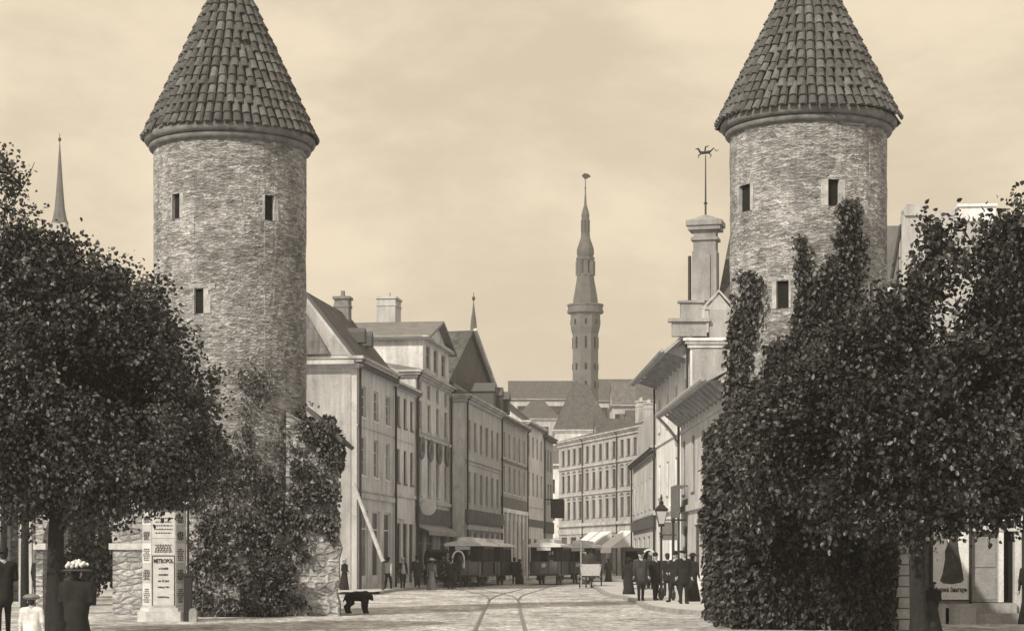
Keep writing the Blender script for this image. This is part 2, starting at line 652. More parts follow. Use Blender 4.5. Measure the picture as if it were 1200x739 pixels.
# ============================================================ SETTING
def ground_material():
    m = bpy.data.materials.new('cobbled ground')
    m.use_nodes = True
    t = m.node_tree
    b = t.nodes['Principled BSDF']
    b.inputs['Roughness'].default_value = 0.95
    b.inputs['Specular IOR Level'].default_value = 0.1
    tc = N(t, 'ShaderNodeTexCoord')
    vo = N(t, 'ShaderNodeTexVoronoi', feature='DISTANCE_TO_EDGE', voronoi_dimensions='2D', ins={'Scale': 5.5})
    vc = N(t, 'ShaderNodeTexVoronoi', feature='F1', voronoi_dimensions='2D', ins={'Scale': 5.5})
    L(t, tc.outputs['Object'], vo.inputs['Vector'])
    L(t, tc.outputs['Object'], vc.inputs['Vector'])
    e = N(t, 'ShaderNodeMapRange', interpolation_type='SMOOTHSTEP', ins={'From Max': 0.14, 'To Min': 0.55, 'To Max': 1.0})
    L(t, vo.outputs['Distance'], e.inputs[0])
    sp = N(t, 'ShaderNodeSeparateColor')
    L(t, vc.outputs['Color'], sp.inputs[0])
    cell = N(t, 'ShaderNodeMapRange', ins={'To Min': 0.6, 'To Max': 1.35})
    L(t, sp.outputs[0], cell.inputs[0])
    n1 = N(t, 'ShaderNodeTexNoise', ins={'Scale': 0.45, 'Detail': 6.0, 'Roughness': 0.65})
    mp = N(t, 'ShaderNodeMapping')
    mp.inputs['Scale'].default_value = (1.0, 0.45, 1)
    L(t, tc.outputs['Object'], mp.inputs[0])
    L(t, mp.outputs[0], n1.inputs['Vector'])
    big = N(t, 'ShaderNodeMapRange', ins={'From Min': 0.34, 'From Max': 0.66, 'To Min': 0.55, 'To Max': 1.25})
    L(t, n1.outputs[0], big.inputs[0])
    n2 = N(t, 'ShaderNodeTexNoise', ins={'Scale': 3.5, 'Detail': 4.0, 'Roughness': 0.7})
    L(t, mp.outputs[0], n2.inputs['Vector'])
    mid = N(t, 'ShaderNodeMapRange', ins={'From Min': 0.32, 'From Max': 0.68, 'To Min': 0.5, 'To Max': 1.4})
    L(t, n2.outputs[0], mid.inputs[0])
    cur = e.outputs[0]
    for s in (cell, big, mid):
        mu = N(t, 'ShaderNodeMath', operation='MULTIPLY')
        L(t, cur, mu.inputs[0])
        L(t, s.outputs[0], mu.inputs[1])
        cur = mu.outputs[0]
    mx = N(t, 'ShaderNodeMix', data_type='RGBA', blend_type='MULTIPLY', ins={'Factor': 1.0})
    mx.inputs['A'].default_value = sep(0.56)
    L(t, cur, mx.inputs['B'])
    L(t, mx.outputs['Result'], b.inputs['Base Color'])
    bp = N(t, 'ShaderNodeBump', ins={'Strength': 0.7, 'Distance': 0.03})
    L(t, vo.outputs['Distance'], bp.inputs['Height'])
    L(t, bp.outputs[0], b.inputs['Normal'])
    return m


mb = MB()
mb.face([(-420, -60, 0), (420, -60, 0), (420, 820, 0), (-420, 820, 0)])
tag(mb.build('ground', ground_material()), kind='structure')

M_pave = mat('pavement flag', 0.48, 0.9, 0.18, 1.2, 0.01, 9)
M_kerb = mat('kerb stone', 0.30, 0.9, 0.3, 2.5, 0.02, 10)


def smooth_line(pts, n=8):
    """Catmull-Rom through points"""
    pts = [Vector(p) for p in pts]
    ext = [pts[0] * 2 - pts[1]] + pts + [pts[-1] * 2 - pts[-2]]
    out = []
    for i in range(1, len(ext) - 2):
        for k in range(n):
            t = k / n
            a, b, c, d = ext[i - 1:i + 3]
            out.append(0.5 * ((2 * b) + (c - a) * t + (2 * a - 5 * b + 4 * c - d) * t * t + (3 * b - a - 3 * c + d) * t ** 3))
    out.append(pts[-1])
    return out


def pavement(edge, back, kerb_side, nm):
    """edge: kerb line points XY; back: the line along the houses"""
    e = smooth_line([(x, y, 0) for x, y in edge])
    n = len(e)
    b = []
    for i in range(n):
        t = i / (n - 1) * (len(back) - 1)
        k = min(int(t), len(back) - 2)
        f = t - k
        b.append(Vector((back[k][0] * (1 - f) + back[k + 1][0] * f, back[k][1] * (1 - f) + back[k + 1][1] * f, 0)))
    z = 0.12
    mb, kb = MB(), MB()
    for i in range(n - 1):
        d = (e[i + 1] - e[i])
        nn = Vector((-d.y, d.x, 0)).normalized() * 0.22 * kerb_side
        a0, a1 = e[i], e[i + 1]
        i0, i1 = a0 + nn, a1 + nn
        up = Vector((0, 0, z))
        up2 = Vector((0, 0, z + 0.012))
        mb.face([i0 + up, i1 + up, b[i + 1] + up, b[i] + up])
        kb.face([a0 + up2, a1 + up2, i1 + up2, i0 + up2])
        kb.face([a0, a1, a1 + up2, a0 + up2])
        kb.face([i0 + up, i1 + up, i1 + up2, i0 + up2])
    p = tag(mb.build('pavement', M_pave), kind='structure')
    k = tag(kb.build('kerb', M_kerb), kind='structure')
    return p, k


pavement([(8.6, 53.6), (5.9, 55.6), (5.05, 58.4), (4.42, 63.4), (4.5, 72), (4.55, 80), (4.2, 88), (4.6, 110), (5.5, 150), (4.2, 178), (0.5, 196)],
         [(13.0, 54.0), (11.5, 60), (10, 70), (9.4, 85), (9.2, 100), (9.6, 125), (11.5, 150), (14, 180), (6, 214)], -1, 'right')
pavement([(-6.2, 92), (-6.0, 100), (-4.9, 110), (-3.7, 120), (-1.6, 134), (0.4, 150), (2.1, 165), (3.5, 180)],
         [(-9.0, 92), (-8.3, 100), (-6.9, 110), (-5.0, 122), (-3.2, 130), (-1.2, 145), (0.8, 160), (3.0, 180)], 1, 'left')

# ---- tram rails
M_rail = mat('worn steel rail', 0.21, 0.5, 0.3, 3, spec=0.5, metal=0.3)


def rail_line(center):
    c = smooth_line([(x, y, 0) for x, y in center], 10)
    for s in (-1, 1):
        mb = MB()
        for i in range(len(c) - 1):
            def off(k, w):
                d = c[min(k + 1, len(c) - 1)] - c[max(k - 1, 0)]
                nn = Vector((d.y, -d.x, 0)).normalized()
                return c[k] + nn * (s * 0.57 + w)
            for w0, w1, z in ((-0.032, 0.032, 0.014), (0.045, 0.075, 0.006)):
                zz = Vector((0, 0, z))
                mb.face([off(i, w0) + zz, off(i + 1, w0) + zz, off(i + 1, w1) + zz, off(i, w1) + zz])
        tag(mb.build('tram_rail', M_rail), kind='structure')


rail_line([(-0.25, 24), (-0.29, 44), (-0.33, 60), (-0.36, 78), (-0.75, 90), (-2.2, 106), (-2.95, 117), (-1.0, 131.5), (1.2, 148), (3.6, 166), (4.2, 180)])
rail_line([(-0.36, 78), (-0.05, 90), (1.1, 108), (2.04, 127), (3.1, 140), (4.3, 156), (4.35, 170)])

# ---- hill behind the town
hb = MB()
nx, ny = 28, 14
for i in range(nx):
    for j in range(ny):
        q = []
        for (a, b_) in ((i, j), (i + 1, j), (i + 1, j + 1), (i, j + 1)):
            x = -260 + 520 * a / nx
            y = 330 + 420 * b_ / ny
            h = 30 * max(0, math.sin(PI * min(1, max(0, (y - 335) / 400)))) ** 0.6 * max(0, math.cos(PI * x / 560)) ** 0.5
            q.append((x, y, h - 0.5))
        hb.face(q)
tag(hb.build('hill', mat('wooded hill slope', 0.09, 0.95, 0.4, 0.2)), kind='structure')

# ---- the air
hz = MB()
hz.box(-440, 440, -80, 840, -1.0, 76)
hzm = bpy.data.materials.new('haze')
hzm.use_nodes = True
ht = hzm.node_tree
for n in list(ht.nodes):
    if n.type != 'OUTPUT_MATERIAL':
        ht.nodes.remove(n)
pv = N(ht, 'ShaderNodeVolumePrincipled', ins={'Density': 0.00038, 'Anisotropy': 0.2})
pv.inputs['Color'].default_value = (0.99, 0.985, 0.97, 1)
L(ht, pv.outputs[0], ht.nodes['Material Output'].inputs['Volume'])
tag(hz.build('haze', hzm), kind='stuff')


# ============================================================ BUILDINGS
def facade(mb, W, H, holes, rev=0.16, z0=0.0, mi=0):
    """wall in the plane y=0 with real openings; holes: (x0,x1,z0,z1)"""
    xs = sorted({0.0, W, *[q for h in holes for q in (h[0], h[1])]})
    zs = sorted({z0, H, *[q for h in holes for q in (h[2], h[3])]})
    for i in range(len(xs) - 1):
        for j in range(len(zs) - 1):
            cx, cz = (xs[i] + xs[i + 1]) / 2, (zs[j] + zs[j + 1]) / 2
            if any(h[0] < cx < h[1] and h[2] < cz < h[3] for h in holes):
                continue
            mb.face([(xs[i], 0, zs[j]), (xs[i + 1], 0, zs[j]), (xs[i + 1], 0, zs[j + 1]), (xs[i], 0, zs[j + 1])], mi)
    for x0, x1, a, b in holes:
        mb.face([(x0, 0, a), (x0, rev, a), (x0, rev, b), (x0, 0, b)], mi)
        mb.face([(x1, 0, a), (x1, 0, b), (x1, rev, b), (x1, rev, a)], mi)
        mb.face([(x0, 0, b), (x0, rev, b), (x1, rev, b), (x1, 0, b)], mi)
        mb.face([(x0, 0, a), (x1, 0, a), (x1, rev, a), (x0, rev, a)], mi)
        mb.face([(x0, rev + .06, a), (x1, rev + .06, a), (x1, rev + .06, b), (x0, rev + .06, b)], mi)


WIN_CACHE = {}


def window_obj(w, h, style, mframe, root, loc):
    """window > pane; shared mesh data per size"""
    key = (round(w, 2), round(h, 2), style, mframe.name)
    name = {'sash': 'window', 'arch': 'window', 'shop': 'shop_window', 'door': 'door', 'plain': 'window'}[style]
    if key not in WIN_CACHE:
        f, p = MB(), MB()
        t = 0.07 if style != 'shop' else 0.10
        y0, y1 = 0.03, 0.10
        f.box(0, t, y0, y1, 0, h)
        f.box(w - t, w, y0, y1, 0, h)
        f.box(t, w - t, y0, y1, h - t, h)
        f.box(t, w - t, y0, y1, 0, t)
        b = 0.045
        if style in ('sash', 'arch'):
            f.box(w / 2 - b / 2, w / 2 + b / 2, y0 + .01, y1, t, h - t)
            f.box(t, w - t, y0 + .004, y1 - .004, h * 0.66, h * 0.66 + b)
            f.box(t, w - t, y0 + .014, y1 - .004, h * 0.33, h * 0.33 + b * .7)
            f.box(-0.10, w + 0.10, -0.10, 0.03, -0.10, -0.004)      # sill
            f.box(-0.13, -0.004, -0.035, 0.02, -0.004, h + .1)      # surround
            f.box(w + 0.004, w + 0.13, -0.035, 0.02, -0.004, h + .1)
            f.box(-0.126, w + 0.126, -0.05, 0.02, h + .004, h + 0.16)
            if style == 'arch':
                f.prism([(-.15, h + .17), (w + .15, h + .17), (w * .8, h + .33), (w / 2, h + .42), (w * .2, h + .33)], -0.09, 0.02)
        if style == 'plain':
            f.box(w / 2 - b / 2, w / 2 + b / 2, y0 + .01, y1, t, h - t)
            f.box(t, w - t, y0 + .004, y1 - .004, h * 0.62, h * 0.62 + b)
            f.box(-0.06, w + 0.06, -0.07, 0.03, -0.08, -0.004)
        if style == 'shop':
            f.box(t, w - t, y0 + .004, y1 - .004, h * 0.74, h * 0.74 + .07)
            f.box(t, w - t, y0 - .02, y1 - .004, t, 0.45)
        if style == 'door':
            f.box(t, w / 2 - .01, y0 + .01, y1 - .01, t, h * .72)
            f.box(w / 2 + .01, w - t, y0 + .01, y1 - .01, t, h * .72)
            f.box(t, w - t, y0 + .004, y1 - .004, h * .72, h * .72 + .08)
        p.face([(t * .5, y0 + .05, t * .5), (w - t * .5, y0 + .05, t * .5), (w - t * .5, y0 + .05, h - t * .5), (t * .5, y0 + .05, h - t * .5)])
        fo = f.build(name, mframe, root)
        po = p.build('pane', M_glass, fo)
        WIN_CACHE[key] = (fo.data, po.data)
        fo.location = loc
        return fo
    fd, pd = WIN_CACHE[key]
    fo = bpy.data.objects.new(name, fd)
    po = bpy.data.objects.new('pane', pd)
    col.objects.link(fo)
    col.objects.link(po)
    fo.parent = root
    po.parent = fo
    fo.location = loc
    return fo


def evenly(n, w, W, m0=0.6, m1=None):
    m1 = m0 if m1 is None else m1
    if n == 1:
        return [(W - w) / 2]
    return [m0 + (W - m0 - m1 - w) * i / (n - 1) for i in range(n)]


def building(name, label, A, B, depth, H, mwall, rows, roof=None, mroof=None, mframe=None, cornice=0.45, bands=(), mtrim=None,
             pipes=(), group=None, gable_wall=True, cat='building'):
    """A,B: ends of the street front in XY, left to right as one faces it. rows: (z0,z1,xs,w,style)"""
    A, B = Vector((A[0], A[1], 0)), Vector((B[0], B[1], 0))
    W = (B - A).length
    root = empty(name, A, label, cat, math.atan2(B.y - A.y, B.x - A.x), group)
    root['W'] = W
    mframe = mframe or M_frame
    mtrim = mtrim or mwall
    holes = [(x, x + w, z0, z1) for z0, z1, xs, w, st in rows for x in xs]
    mb = MB()
    facade(mb, W, H, holes)
    mb.face([(0, depth, 0), (0, 0, 0), (0, 0, H), (0, depth, H)])
    mb.face([(W, 0, 0), (W, depth, 0), (W, depth, H), (W, 0, H)])
    mb.face([(W, depth, 0), (0, depth, 0), (0, depth, H), (W, depth, H)])
    o = 0.4
    rb = MB()
    if roof:
        k = roof[0]
        if k == 'par':                     # ridge along the street
            _, rh, ry = roof
            for x in (0.002, W - 0.002):
                mb.face([(x, 0, H), (x, depth, H), (x, ry, H + rh - .1)])
            s1 = rh / ry
            s2 = rh / (depth - ry)
            rb.slab((-.15, -o, H - o * s1), (W + .15, -o, H - o * s1), (W + .15, ry, H + rh), (-.15, ry, H + rh), 0.16)
            rb.slab((W + .15, depth + o, H - o * s2), (-.15, depth + o, H - o * s2), (-.15, ry, H + rh), (W + .15, ry, H + rh), 0.16)
        elif k == 'hip':
            _, rh, ry, rx = roof
            a, b, c, d = (-o, -o, H), (W + o, -o, H), (W + o, depth + o, H), (-o, depth + o, H)
            e, f = (rx, ry, H + rh), (W - rx, ry, H + rh)
            def tri(p, q, r):
                p, q, r = Vector(p), Vector(q), Vector(r)
                u = (q - p).normalized()
                rb.face([p, q, r], 0, [((s - p).dot(u), ((s - p) - u * (s - p).dot(u)).length) for s in (p, q, r)])
            rb.slab(a, b, f, e, 0.05)
            rb.slab(c, d, e, f, 0.05)
            tri(b, c, f)
            tri(d, a, e)
            rb.face([(q[0], q[1], q[2] - .08) for q in (a, b, c, d)], 0, [(0, 0)] * 4)
        elif k == 'flat':
            rb.box(-.1, W + .1, -.1, depth + .1, H, H + .15)
    mb.build('wall', mwall, root)
    if roof:
        rb.build('roof', mroof, root)
    if cornice:
        c = MB()
        for (d0, z0, z1) in ((0.42, -0.16, -0.02), (0.30, -0.30, -0.165), (0.15, -cornice, -0.305)):
            c.box(-d0, W + d0, -d0 - .003, 0.0 - .003, H + z0, H + z1)
            c.box(-d0, -.003, -.003, depth, H + z0, H + z1)
            c.box(W + .003, W + d0, -.003, depth, H + z0, H + z1)
        c.build('cornice', mtrim, root)
    for bz in bands:
        z, hh, d0 = bz[:3]
        c = MB()
        c.box(-.02, W + .02, -d0, -.003, z, z + hh)
        c.build('string_course', bz[3] if len(bz) > 3 else mtrim, root)
    for (x, z1) in pipes:
        c = MB()
        c.tube([(x, -.14, 0.1), (x, -.14, z1 - .5), (x, -.3, z1 - .25), (x, -.42, z1 - .05)], 0.07, 6)
        c.build('downpipe', M_iron, root)
    for z0, z1, xs, w, st in rows:
        for x in xs:
            window_obj(w, z1 - z0, st, mframe, root, (x, 0.06, z0))
    return root


def chimney(root, x, y, z0, z1, w, d, pots=1, m=None):
    b = MB()
    b.box(x - w / 2, x + w / 2, y - d / 2, y + d / 2, z0, z1)
    b.box(x - w / 2 - .08, x + w / 2 + .08, y - d / 2 - .08, y + d / 2 + .08, z1 + .003, z1 + .15)
    b.box(x - w / 2 - .04, x + w / 2 + .04, y - d / 2 - .04, y + d / 2 + .04, z1 - .45, z1 - .3)
    for i in range(pots):
        px = x + (i - (pots - 1) / 2) * w / max(pots, 1)
        b.tube([(px, y, z1 + .15), (px, y, z1 + .5)], [.14, .11], 8)
    return b.build('chimney', m or M_chim, root)


M_frame = mat('grey window paint', 0.34, 0.6, 0.1)
M_frame_l = mat('pale window paint', 0.6, 0.6, 0.1)
M_frame_d = mat('brown window paint', 0.10, 0.6, 0.1)
M_chim = mat('chimney brick', 0.20, 0.95, 0.35, 3, 0.02, 16)
st = (1, 1, 0.35)
M_pl = {k: mat('plaster ' + k, v, 0.92, 0.30, 1.0, 0.006, 30, st, 0.14, 14, streak=.16) for k, v in
        dict(buff=0.50, pale=0.60, cream=0.56, dun=0.38, grey=0.45, dark=0.17, white=0.80, stone=0.44, brown=0.11, end=0.37, drab=0.30).items()}  # end: plaster colour lowered to offset sun on walls facing it
M_rt = tiles('weathered pantile', 0.13)
M_rtd = tiles('dark pantile', 0.085)
M_tin = mat('sheet metal roof', 0.16, 0.6, 0.25, 1.5, 0.0, spec=0.4)
M_eave = mat('painted eaves boards', .36, .8, .25, 3)
M_fascia = mat('weathered shop fascia', .10, .8, .4, 1.5, fine=.3)
M_sign = mat('dark sign board', 0.03, 0.6, 0.3)
M_signpale = mat('pale sign board', 0.6, 0.7, 0.15)
M_shopfr = mat('shopfront paint', 0.07, 0.55, 0.3)

# ---------------- left row, near to far (all fronts run towards the far right)
pB = [(418, 100.0)]
for px in (462, 487, 527):
    pB.append((px, along(418, 100.0, px)))
B1a, B1b, B2b, B3b = [GX(px, Y) for px, Y in pB]
Y4 = pB[3][1]
B4a = GX(545, Y4)
B4b = GX(587, along(545, Y4, 587))
B5b = GX(617, along(545, Y4, 617))
B6b = GX(637, along(545, Y4, 637))
B7b = GX(648, along(545, Y4, 648))


def dist(a, b):
    return math.hypot(a[0] - b[0], a[1] - b[1])


# house 1: two tall storeys over shops, plastered end towards us
W = dist(B1a, B1b)
xs = evenly(3, 1.25, W, 1.0, 1.2)
h1 = building('plastered_house', 'three storey plastered house with a pale blank end wall beside the ivy covered tower', B1a, B1b, 9.5, 12.0, M_pl['buff'],
              [(9.0, 10.6, xs, 1.25, 'sash'), (6.0, 8.0, xs, 1.25, 'sash'),
               (0.35, 4.2, [0.9, 3.9, 7.0], 1.9, 'shop')],
              ('par', 3.3, 2.6), M_rtd, M_frame_l, 0.6, [(4.8, .25, .12), (5.15, .08, .06), (8.45, .10, .05)], M_pl['stone'], [(0.25, 12), (W - .2, 12)])
b = MB()   # render on the end wall, its colour toned down for the sun it takes, slightly proud, with the gable above the cornice
b.prismx([(0.3, 0.0), (0.3, 11.2), (9.4, 11.2), (9.4, 0)], -.05, -.004)
b.prismx([(0.45, 12.05), (2.6, 14.75), (9.2, 12.05)], -.06, -.004)
b.build('end_wall_render', M_pl['end'], h1)
b = MB()
b.slab((-0.62, 9.3, 12.05), (-0.62, 1.3, 12.05), (-.10, 2.6, 14.2), (-.10, 8.0, 14.2), .08)
b.build('tiled_pent', M_rt, h1)
b = MB()
b.box(-.6, -.005, .02, 9.4, 11.55, 11.75)
b.build('end_cornice', M_pl['stone'], h1)
chimney(h1, W - 1.5, 2.6, 14.2, 16.0, 0.8, 0.8, 1)
for dx in (4.8, 6.6):   # two small dormer vents
    b = MB()
    b.prism([(dx - .3, 13.2), (dx - .3, 13.75), (dx, 14.0), (dx + .3, 13.75), (dx + .3, 13.2)], 0.55, 1.9)
    b.build('dormer', M_rtd, h1)

# house 2: narrow, paler
W = dist(B1b, B2b)
xs = evenly(3, 0.95, W, 0.75)
h2 = building('narrow_house', 'narrow pale house of three windows between the end wall house and the gabled attic', B1b, B2b, 9, 11.6, M_pl['pale'],
              [(9.2, 10.9, xs, 0.95, 'sash'), (6.0, 7.9, xs, 0.95, 'sash'), (0.3, 3.7, [0.6, 2.6, 4.5], 1.35, 'shop')],
              ('par', 2.2, 4.0), M_rt, M_frame_d, 0.4, [(5.2, .2, .1), (8.4, .1, .05)], M_pl['cream'], [(W - .15, 11.6)])
b = MB()
b.prismx([(-.2, 11.62), (3.2, 13.6), (3.2, 14.0), (-.2, 12.2)], 0.15, 0.55)
b.build('fire_wall', M_pl['end'], h2)
b = MB()
b.box(0.4, 2.3, -.12, -.02, 3.95, 5.1)
b.build('signboard', M_signpale, h2)

# house 3: attic gable, wreaths, shop awning
W = dist(B2b, B3b)
xs = evenly(4, 1.15, W, 0.9)
h3 = building('attic_house', 'tall ornate house with a pedimented attic and a round white sign above its shop', B2b, B3b, 10, 12.9, M_pl['cream'],
              [(11.5, 12.35, xs, 1.05, 'plain'), (9.5, 11.15, xs, 1.15, 'sash'), (5.5, 7.7, xs, 1.15, 'sash'),
               (0.3, 3.4, [0.6, 3.6, 8.6], 2.3, 'shop')],
              ('hip', 1.2, 5, 3), M_tin, M_frame, 0.45, [(8.95, .2, .15), (5.05, .22, .16), (3.8, 1.0, .12, M_fascia), (9.25, .08, .06)], M_pl['stone'],
              [(0.12, 12.9), (W - .12, 12.9)])
a0, a1 = 2.4, W - .4
b = MB()
M_ = Matrix.Translation((a0, -.0, 12.9))
aw = a1 - a0
hh = []
tmp = MB()
att_holes = [(aw * .12, aw * .12 + 1.5, .45, 1.85), (aw * .40, aw * .40 + 1.5, .45, 1.85), (aw * .70, aw * .70 + 1.5, .45, 1.85)]
facade(tmp, aw, 2.3, att_holes)
tmp.face([(0, 0, 0), (0, 7, 0), (0, 7, 2.3), (0, 0, 2.3)])
tmp.face([(aw, 0, 0), (aw, 0, 2.3), (aw, 7, 2.3), (aw, 7, 0)])
tmp.face([(aw, 7, 0), (aw, 7, 2.3), (0, 7, 2.3), (0, 7, 0)])
tmp.face([(0, 0, 2.3), (aw, 0, 2.3), (aw / 2, 0, 3.6)])
tmp.v = [tuple(M_ @ Vector(v)) for v in tmp.v]
att = tmp.build('attic', M_pl['pale'], h3)
b = MB()
for s in (0, 1):
    x0 = a0 - .45 if s == 0 else a1 + .45
    b.slab((x0, -.5, 15.05), (x0, 7.2, 15.05), ((a0 + a1) / 2, 7.2, 16.6), ((a0 + a1) / 2, -.5, 16.6), .14)
b.build('attic_roof', M_tin, att)
b = MB()
b.box(a0 - .35, a1 + .35, -.4, -.004, 14.98, 15.16)
b.box(a0 - .35, a0 - .004, 0, 7, 14.9, 15.06)
b.build('attic_cornice', M_pl['stone'], att)
for x, *_ in att_holes:
    w_ = window_obj(1.5, 1.4, 'plain', M_frame, att, (a0 + x, .06, 12.9 + .45))
for i, x in enumerate(xs):   # wreaths under the second floor windows
    b = MB()
    b.lathe([(.30, -.05), (.62, -.09), (.74, 0), (.62, .09), (.30, .05), (.30, -.05)], 14, mi=0, caps=False,
            M=Matrix.Translation((x + .57, -.12, 8.35)) @ Matrix.Rotation(R(90), 4, 'X'))
    b.build('wreath', M_pl['dark'], h3)
b = MB()
b.lathe([(.0, -.06), (.72, -.06), (.78, 0), (.72, .06), (0, .06)], 22, caps=False, M=Matrix.Translation((.75, -.62, 4.75)) @ Matrix.Scale(.62, 4) @ Matrix.Rotation(R(90), 4, 'Y'))
b.box(.72, .78, -.6, -.0, 5.2, 5.26)
b.box(.73, .77, -.62, -.58, 5.1, 5.2)
b.build('round_sign', M_white, h3)
b = MB()
b.prismx([(-.75, 3.30), (-.75, 3.38), (-.01, 3.72), (-.01, 3.62)], 0.4, W - .3)
b.prismx([(-.77, 3.1), (-.77, 3.38), (-.73, 3.38), (-.73, 3.1)], 0.4, W - .3)
b.build('shop_awning', mat('striped awning cloth', 0.3, 0.9, 0.3), h3)
chimney(h3, 9, 3.4, 15.2, 18.2, 1.9, 1.2, 1, M_pl['grey'])

# house 4
W = dist(B4a, B4b)
xs = evenly(6, 1.15, W, 1.2)
h4 = building('grey_house', 'long grey house of six window bays standing a step forward beside the attic house', B4a, B4b, 10, 12.5, M_pl['grey'],
              [(8.9, 10.9, xs, 1.15, 'sash'), (5.4, 7.5, xs, 1.15, 'sash'), (0.3, 3.5, evenly(6, 1.7, W, .8), 1.7, 'shop')],
              ('hip', 2.0, 5, 4), M_rtd, M_frame, 0.5, [(8.2, .14, .10), (7.95, .12, .06), (4.1, .85, .22, M_fascia), (3.62, .3, .2)], M_pl['stone'],
              [(0.2, 12.5), (W - .2, 12.5)])
b = MB()
b.box(-.05, -.004, .05, 1.2, .1, 11.9)
b.build('end_wall_render', M_pl['pale'], h4)

# house 5
W = dist(B4b, B5b)
xs = evenly(5, 1.2, W, 1.1)
h5 = building('banded_house', 'dun house with dark bands and a row of pale ground floor arches', B4b, B5b, 10, 12.4, M_pl['dun'],
              [(9.3, 11.2, xs, 1.2, 'sash'), (6.7, 8.7, xs, 1.2, 'sash'), (0.3, 4.6, evenly(6, 1.5, W, .7), 1.5, 'plain')],
              ('par', 3.0, 4.5), M_rtd, M_frame_l, 0.4, [(8.95, .2, .08, M_pl['dark']), (5.6, .75, .10, M_pl['dark'])], M_pl['stone'],
              [(W - .2, 12.4)])
b = MB()
for x in evenly(7, .55, W, .15):
    b.box(x, x + .55, -.14, -.004, .1, 5.2)
b.box(0, W, -.18, -.004, 5.2, 5.5)
b.build('arcade_piers', M_pl['white'], h5)
for dx in (3, 7, 11):
    b = MB()
    b.box(dx - .6, dx + .6, 0.9, 3.5, 13.2, 14.3)
    b.prism([(dx - .75, 14.303), (dx + .75, 14.303), (dx, 15.0)], 0.8, 3.6)
    b.build('dormer', M_rtd, h5)

# house 6
W = dist(B5b, B6b)
xs = evenly(4, 1.2, W, 1.0)
h6 = building('plain_pale_house', 'plain pale house with small windows near the bend of the street', B5b, B6b, 10, 13.0, M_pl['pale'],
              [(10.2, 11.9, xs, 1.1, 'plain'), (7.0, 8.9, xs, 1.1, 'plain'), (0.3, 3.4, evenly(3, 2.2, W, .8), 2.2, 'shop')],
              ('par', 3.2, 4.2), M_rtd, M_frame, 0.4, [(4.4, .6, .1, M_fascia), (6.0, .12, .06)], M_pl['cream'], [(W - .2, 13)])
# house 7
W = dist(B6b, B7b)
xs = evenly(3, 1.2, W, 1.0)
h7 = building('dark_corner_house', 'dark fronted house closing the left row at the bend', B6b, B7b, 10, 12.6, M_pl['dun'],
              [(9.6, 11.4, xs, 1.1, 'plain'), (6.6, 8.4, xs, 1.1, 'plain'), (0.3, 3.4, evenly(3, 1.6, W, .6), 1.6, 'shop')],
              ('par', 3.6, 4.2), M_rtd, M_frame_d, 0.4, [(4.0, 1.0, .12, M_sign)], M_pl['dark'])
b = MB()
b.box(1.2, 1.3, -1.6, -.01, 6.9, 7.0)
b.box(1.15, 1.35, -1.7, -.5, 5.3, 6.9)
b.build('hanging_sign', M_sign, h7)

# hall with the steep roof behind the left row
hd = Vector((1.6, 4.7, 0)).normalized()      # along its street gable, away from us
rd = Vector((-hd.y, hd.x, 0))                # along its ridge, away from the street
ap = P(551, 387, 150)
hroot = empty('gabled_hall', (ap.x, ap.y, 0), 'big hall with a steep dark tiled roof rising behind the grey house', 'building', math.atan2(-rd.y, -rd.x))
# local: x towards the street, y = across (away on +y)
b = MB()
hw, ez = 6.2, 14.0
b.prism([(-14, 0), (0, 0), (0, ez), (-14, ez)], -hw, hw)
b.poly([(0, -hw, ez + .003), (0, hw, ez + .003), (0, 0, ap.z - .2), (-14, -hw, ez + .003), (-14, hw, ez + .003), (-14, 0, ap.z - .2)], [(0, 1, 2), (4, 3, 5)])
b.build('wall', M_pl['brown'], hroot)
b = MB()
b.slab((-14.2, -hw - .4, ez - .3), (.25, -hw - .4, ez - .3), (.25, 0, ap.z), (-14.2, 0, ap.z), .2)
b.slab((.25, hw + .4, ez - .3), (-14.2, hw + .4, ez - .3), (-14.2, 0, ap.z), (.25, 0, ap.z), .2)
b.build('roof', M_rtd, hroot)
b = MB()
b.tube([(.4, 0, ap.z + .05), (.4, hw + .4, ez - .25)], .16, 6)
b.build('verge_coping', M_pl['pale'], hroot)
chimney(hroot, -1.8, 2.2, 15.2, 18.0, .75, .75, 1)

# distant slender spires
def spire_tower(name, label, px, ytop, yb, Y, wpx, prof, m, base_h):
    c = P(px, yb, Y)
    t = P(px, ytop, Y)
    r = empty(name, (c.x, Y, 0), label, 'church spire')
    s = Y / F
    b = MB()
    w = wpx * s / 2
    b.box(-w, w, -w, w, 0, c.z)
    b.build('tower_shaft', M_pl['grey'], r)
    b = MB()
    b.lathe([(w * 1.25, c.z + .01)] + [(w * k, c.z + (t.z - c.z) * q) for k, q in prof], 8, mi=0)
    b.build('spire', M_spire, r)
    b = MB()
    b.lathe([(.02, t.z - .1), (s * 1.6, t.z + s * 1), (s * 2.1, t.z + s * 2.5), (s * 1.6, t.z + s * 4), (.02, t.z + s * 5)], 8)
    b.tube([(0, 0, t.z + s * 4), (0, 0, t.z + s * 9)], s * .4, 5)
    b.build('finial', M_iron, r)
    return r


M_spire = mat('spire copper sheet', 0.10, 0.8, 0.3, 1.0)
spire_tower('church_spire', 'slender church spire on its tower above the trees at the far left', 70, 166, 262, 330, 17,
            [(1.0, .05), (.72, .18), (.55, .35), (.38, .55), (.2, .8), (.04, 1.0)], M_spire, 0)
spire_tower('church_spire', 'tiny pointed spire peeping over the steep hall roof', 555, 352, 392, 260, 8,
            [(1.0, .1), (.8, .4), (.4, .7), (.08, 1.0)], M_spire, 0)

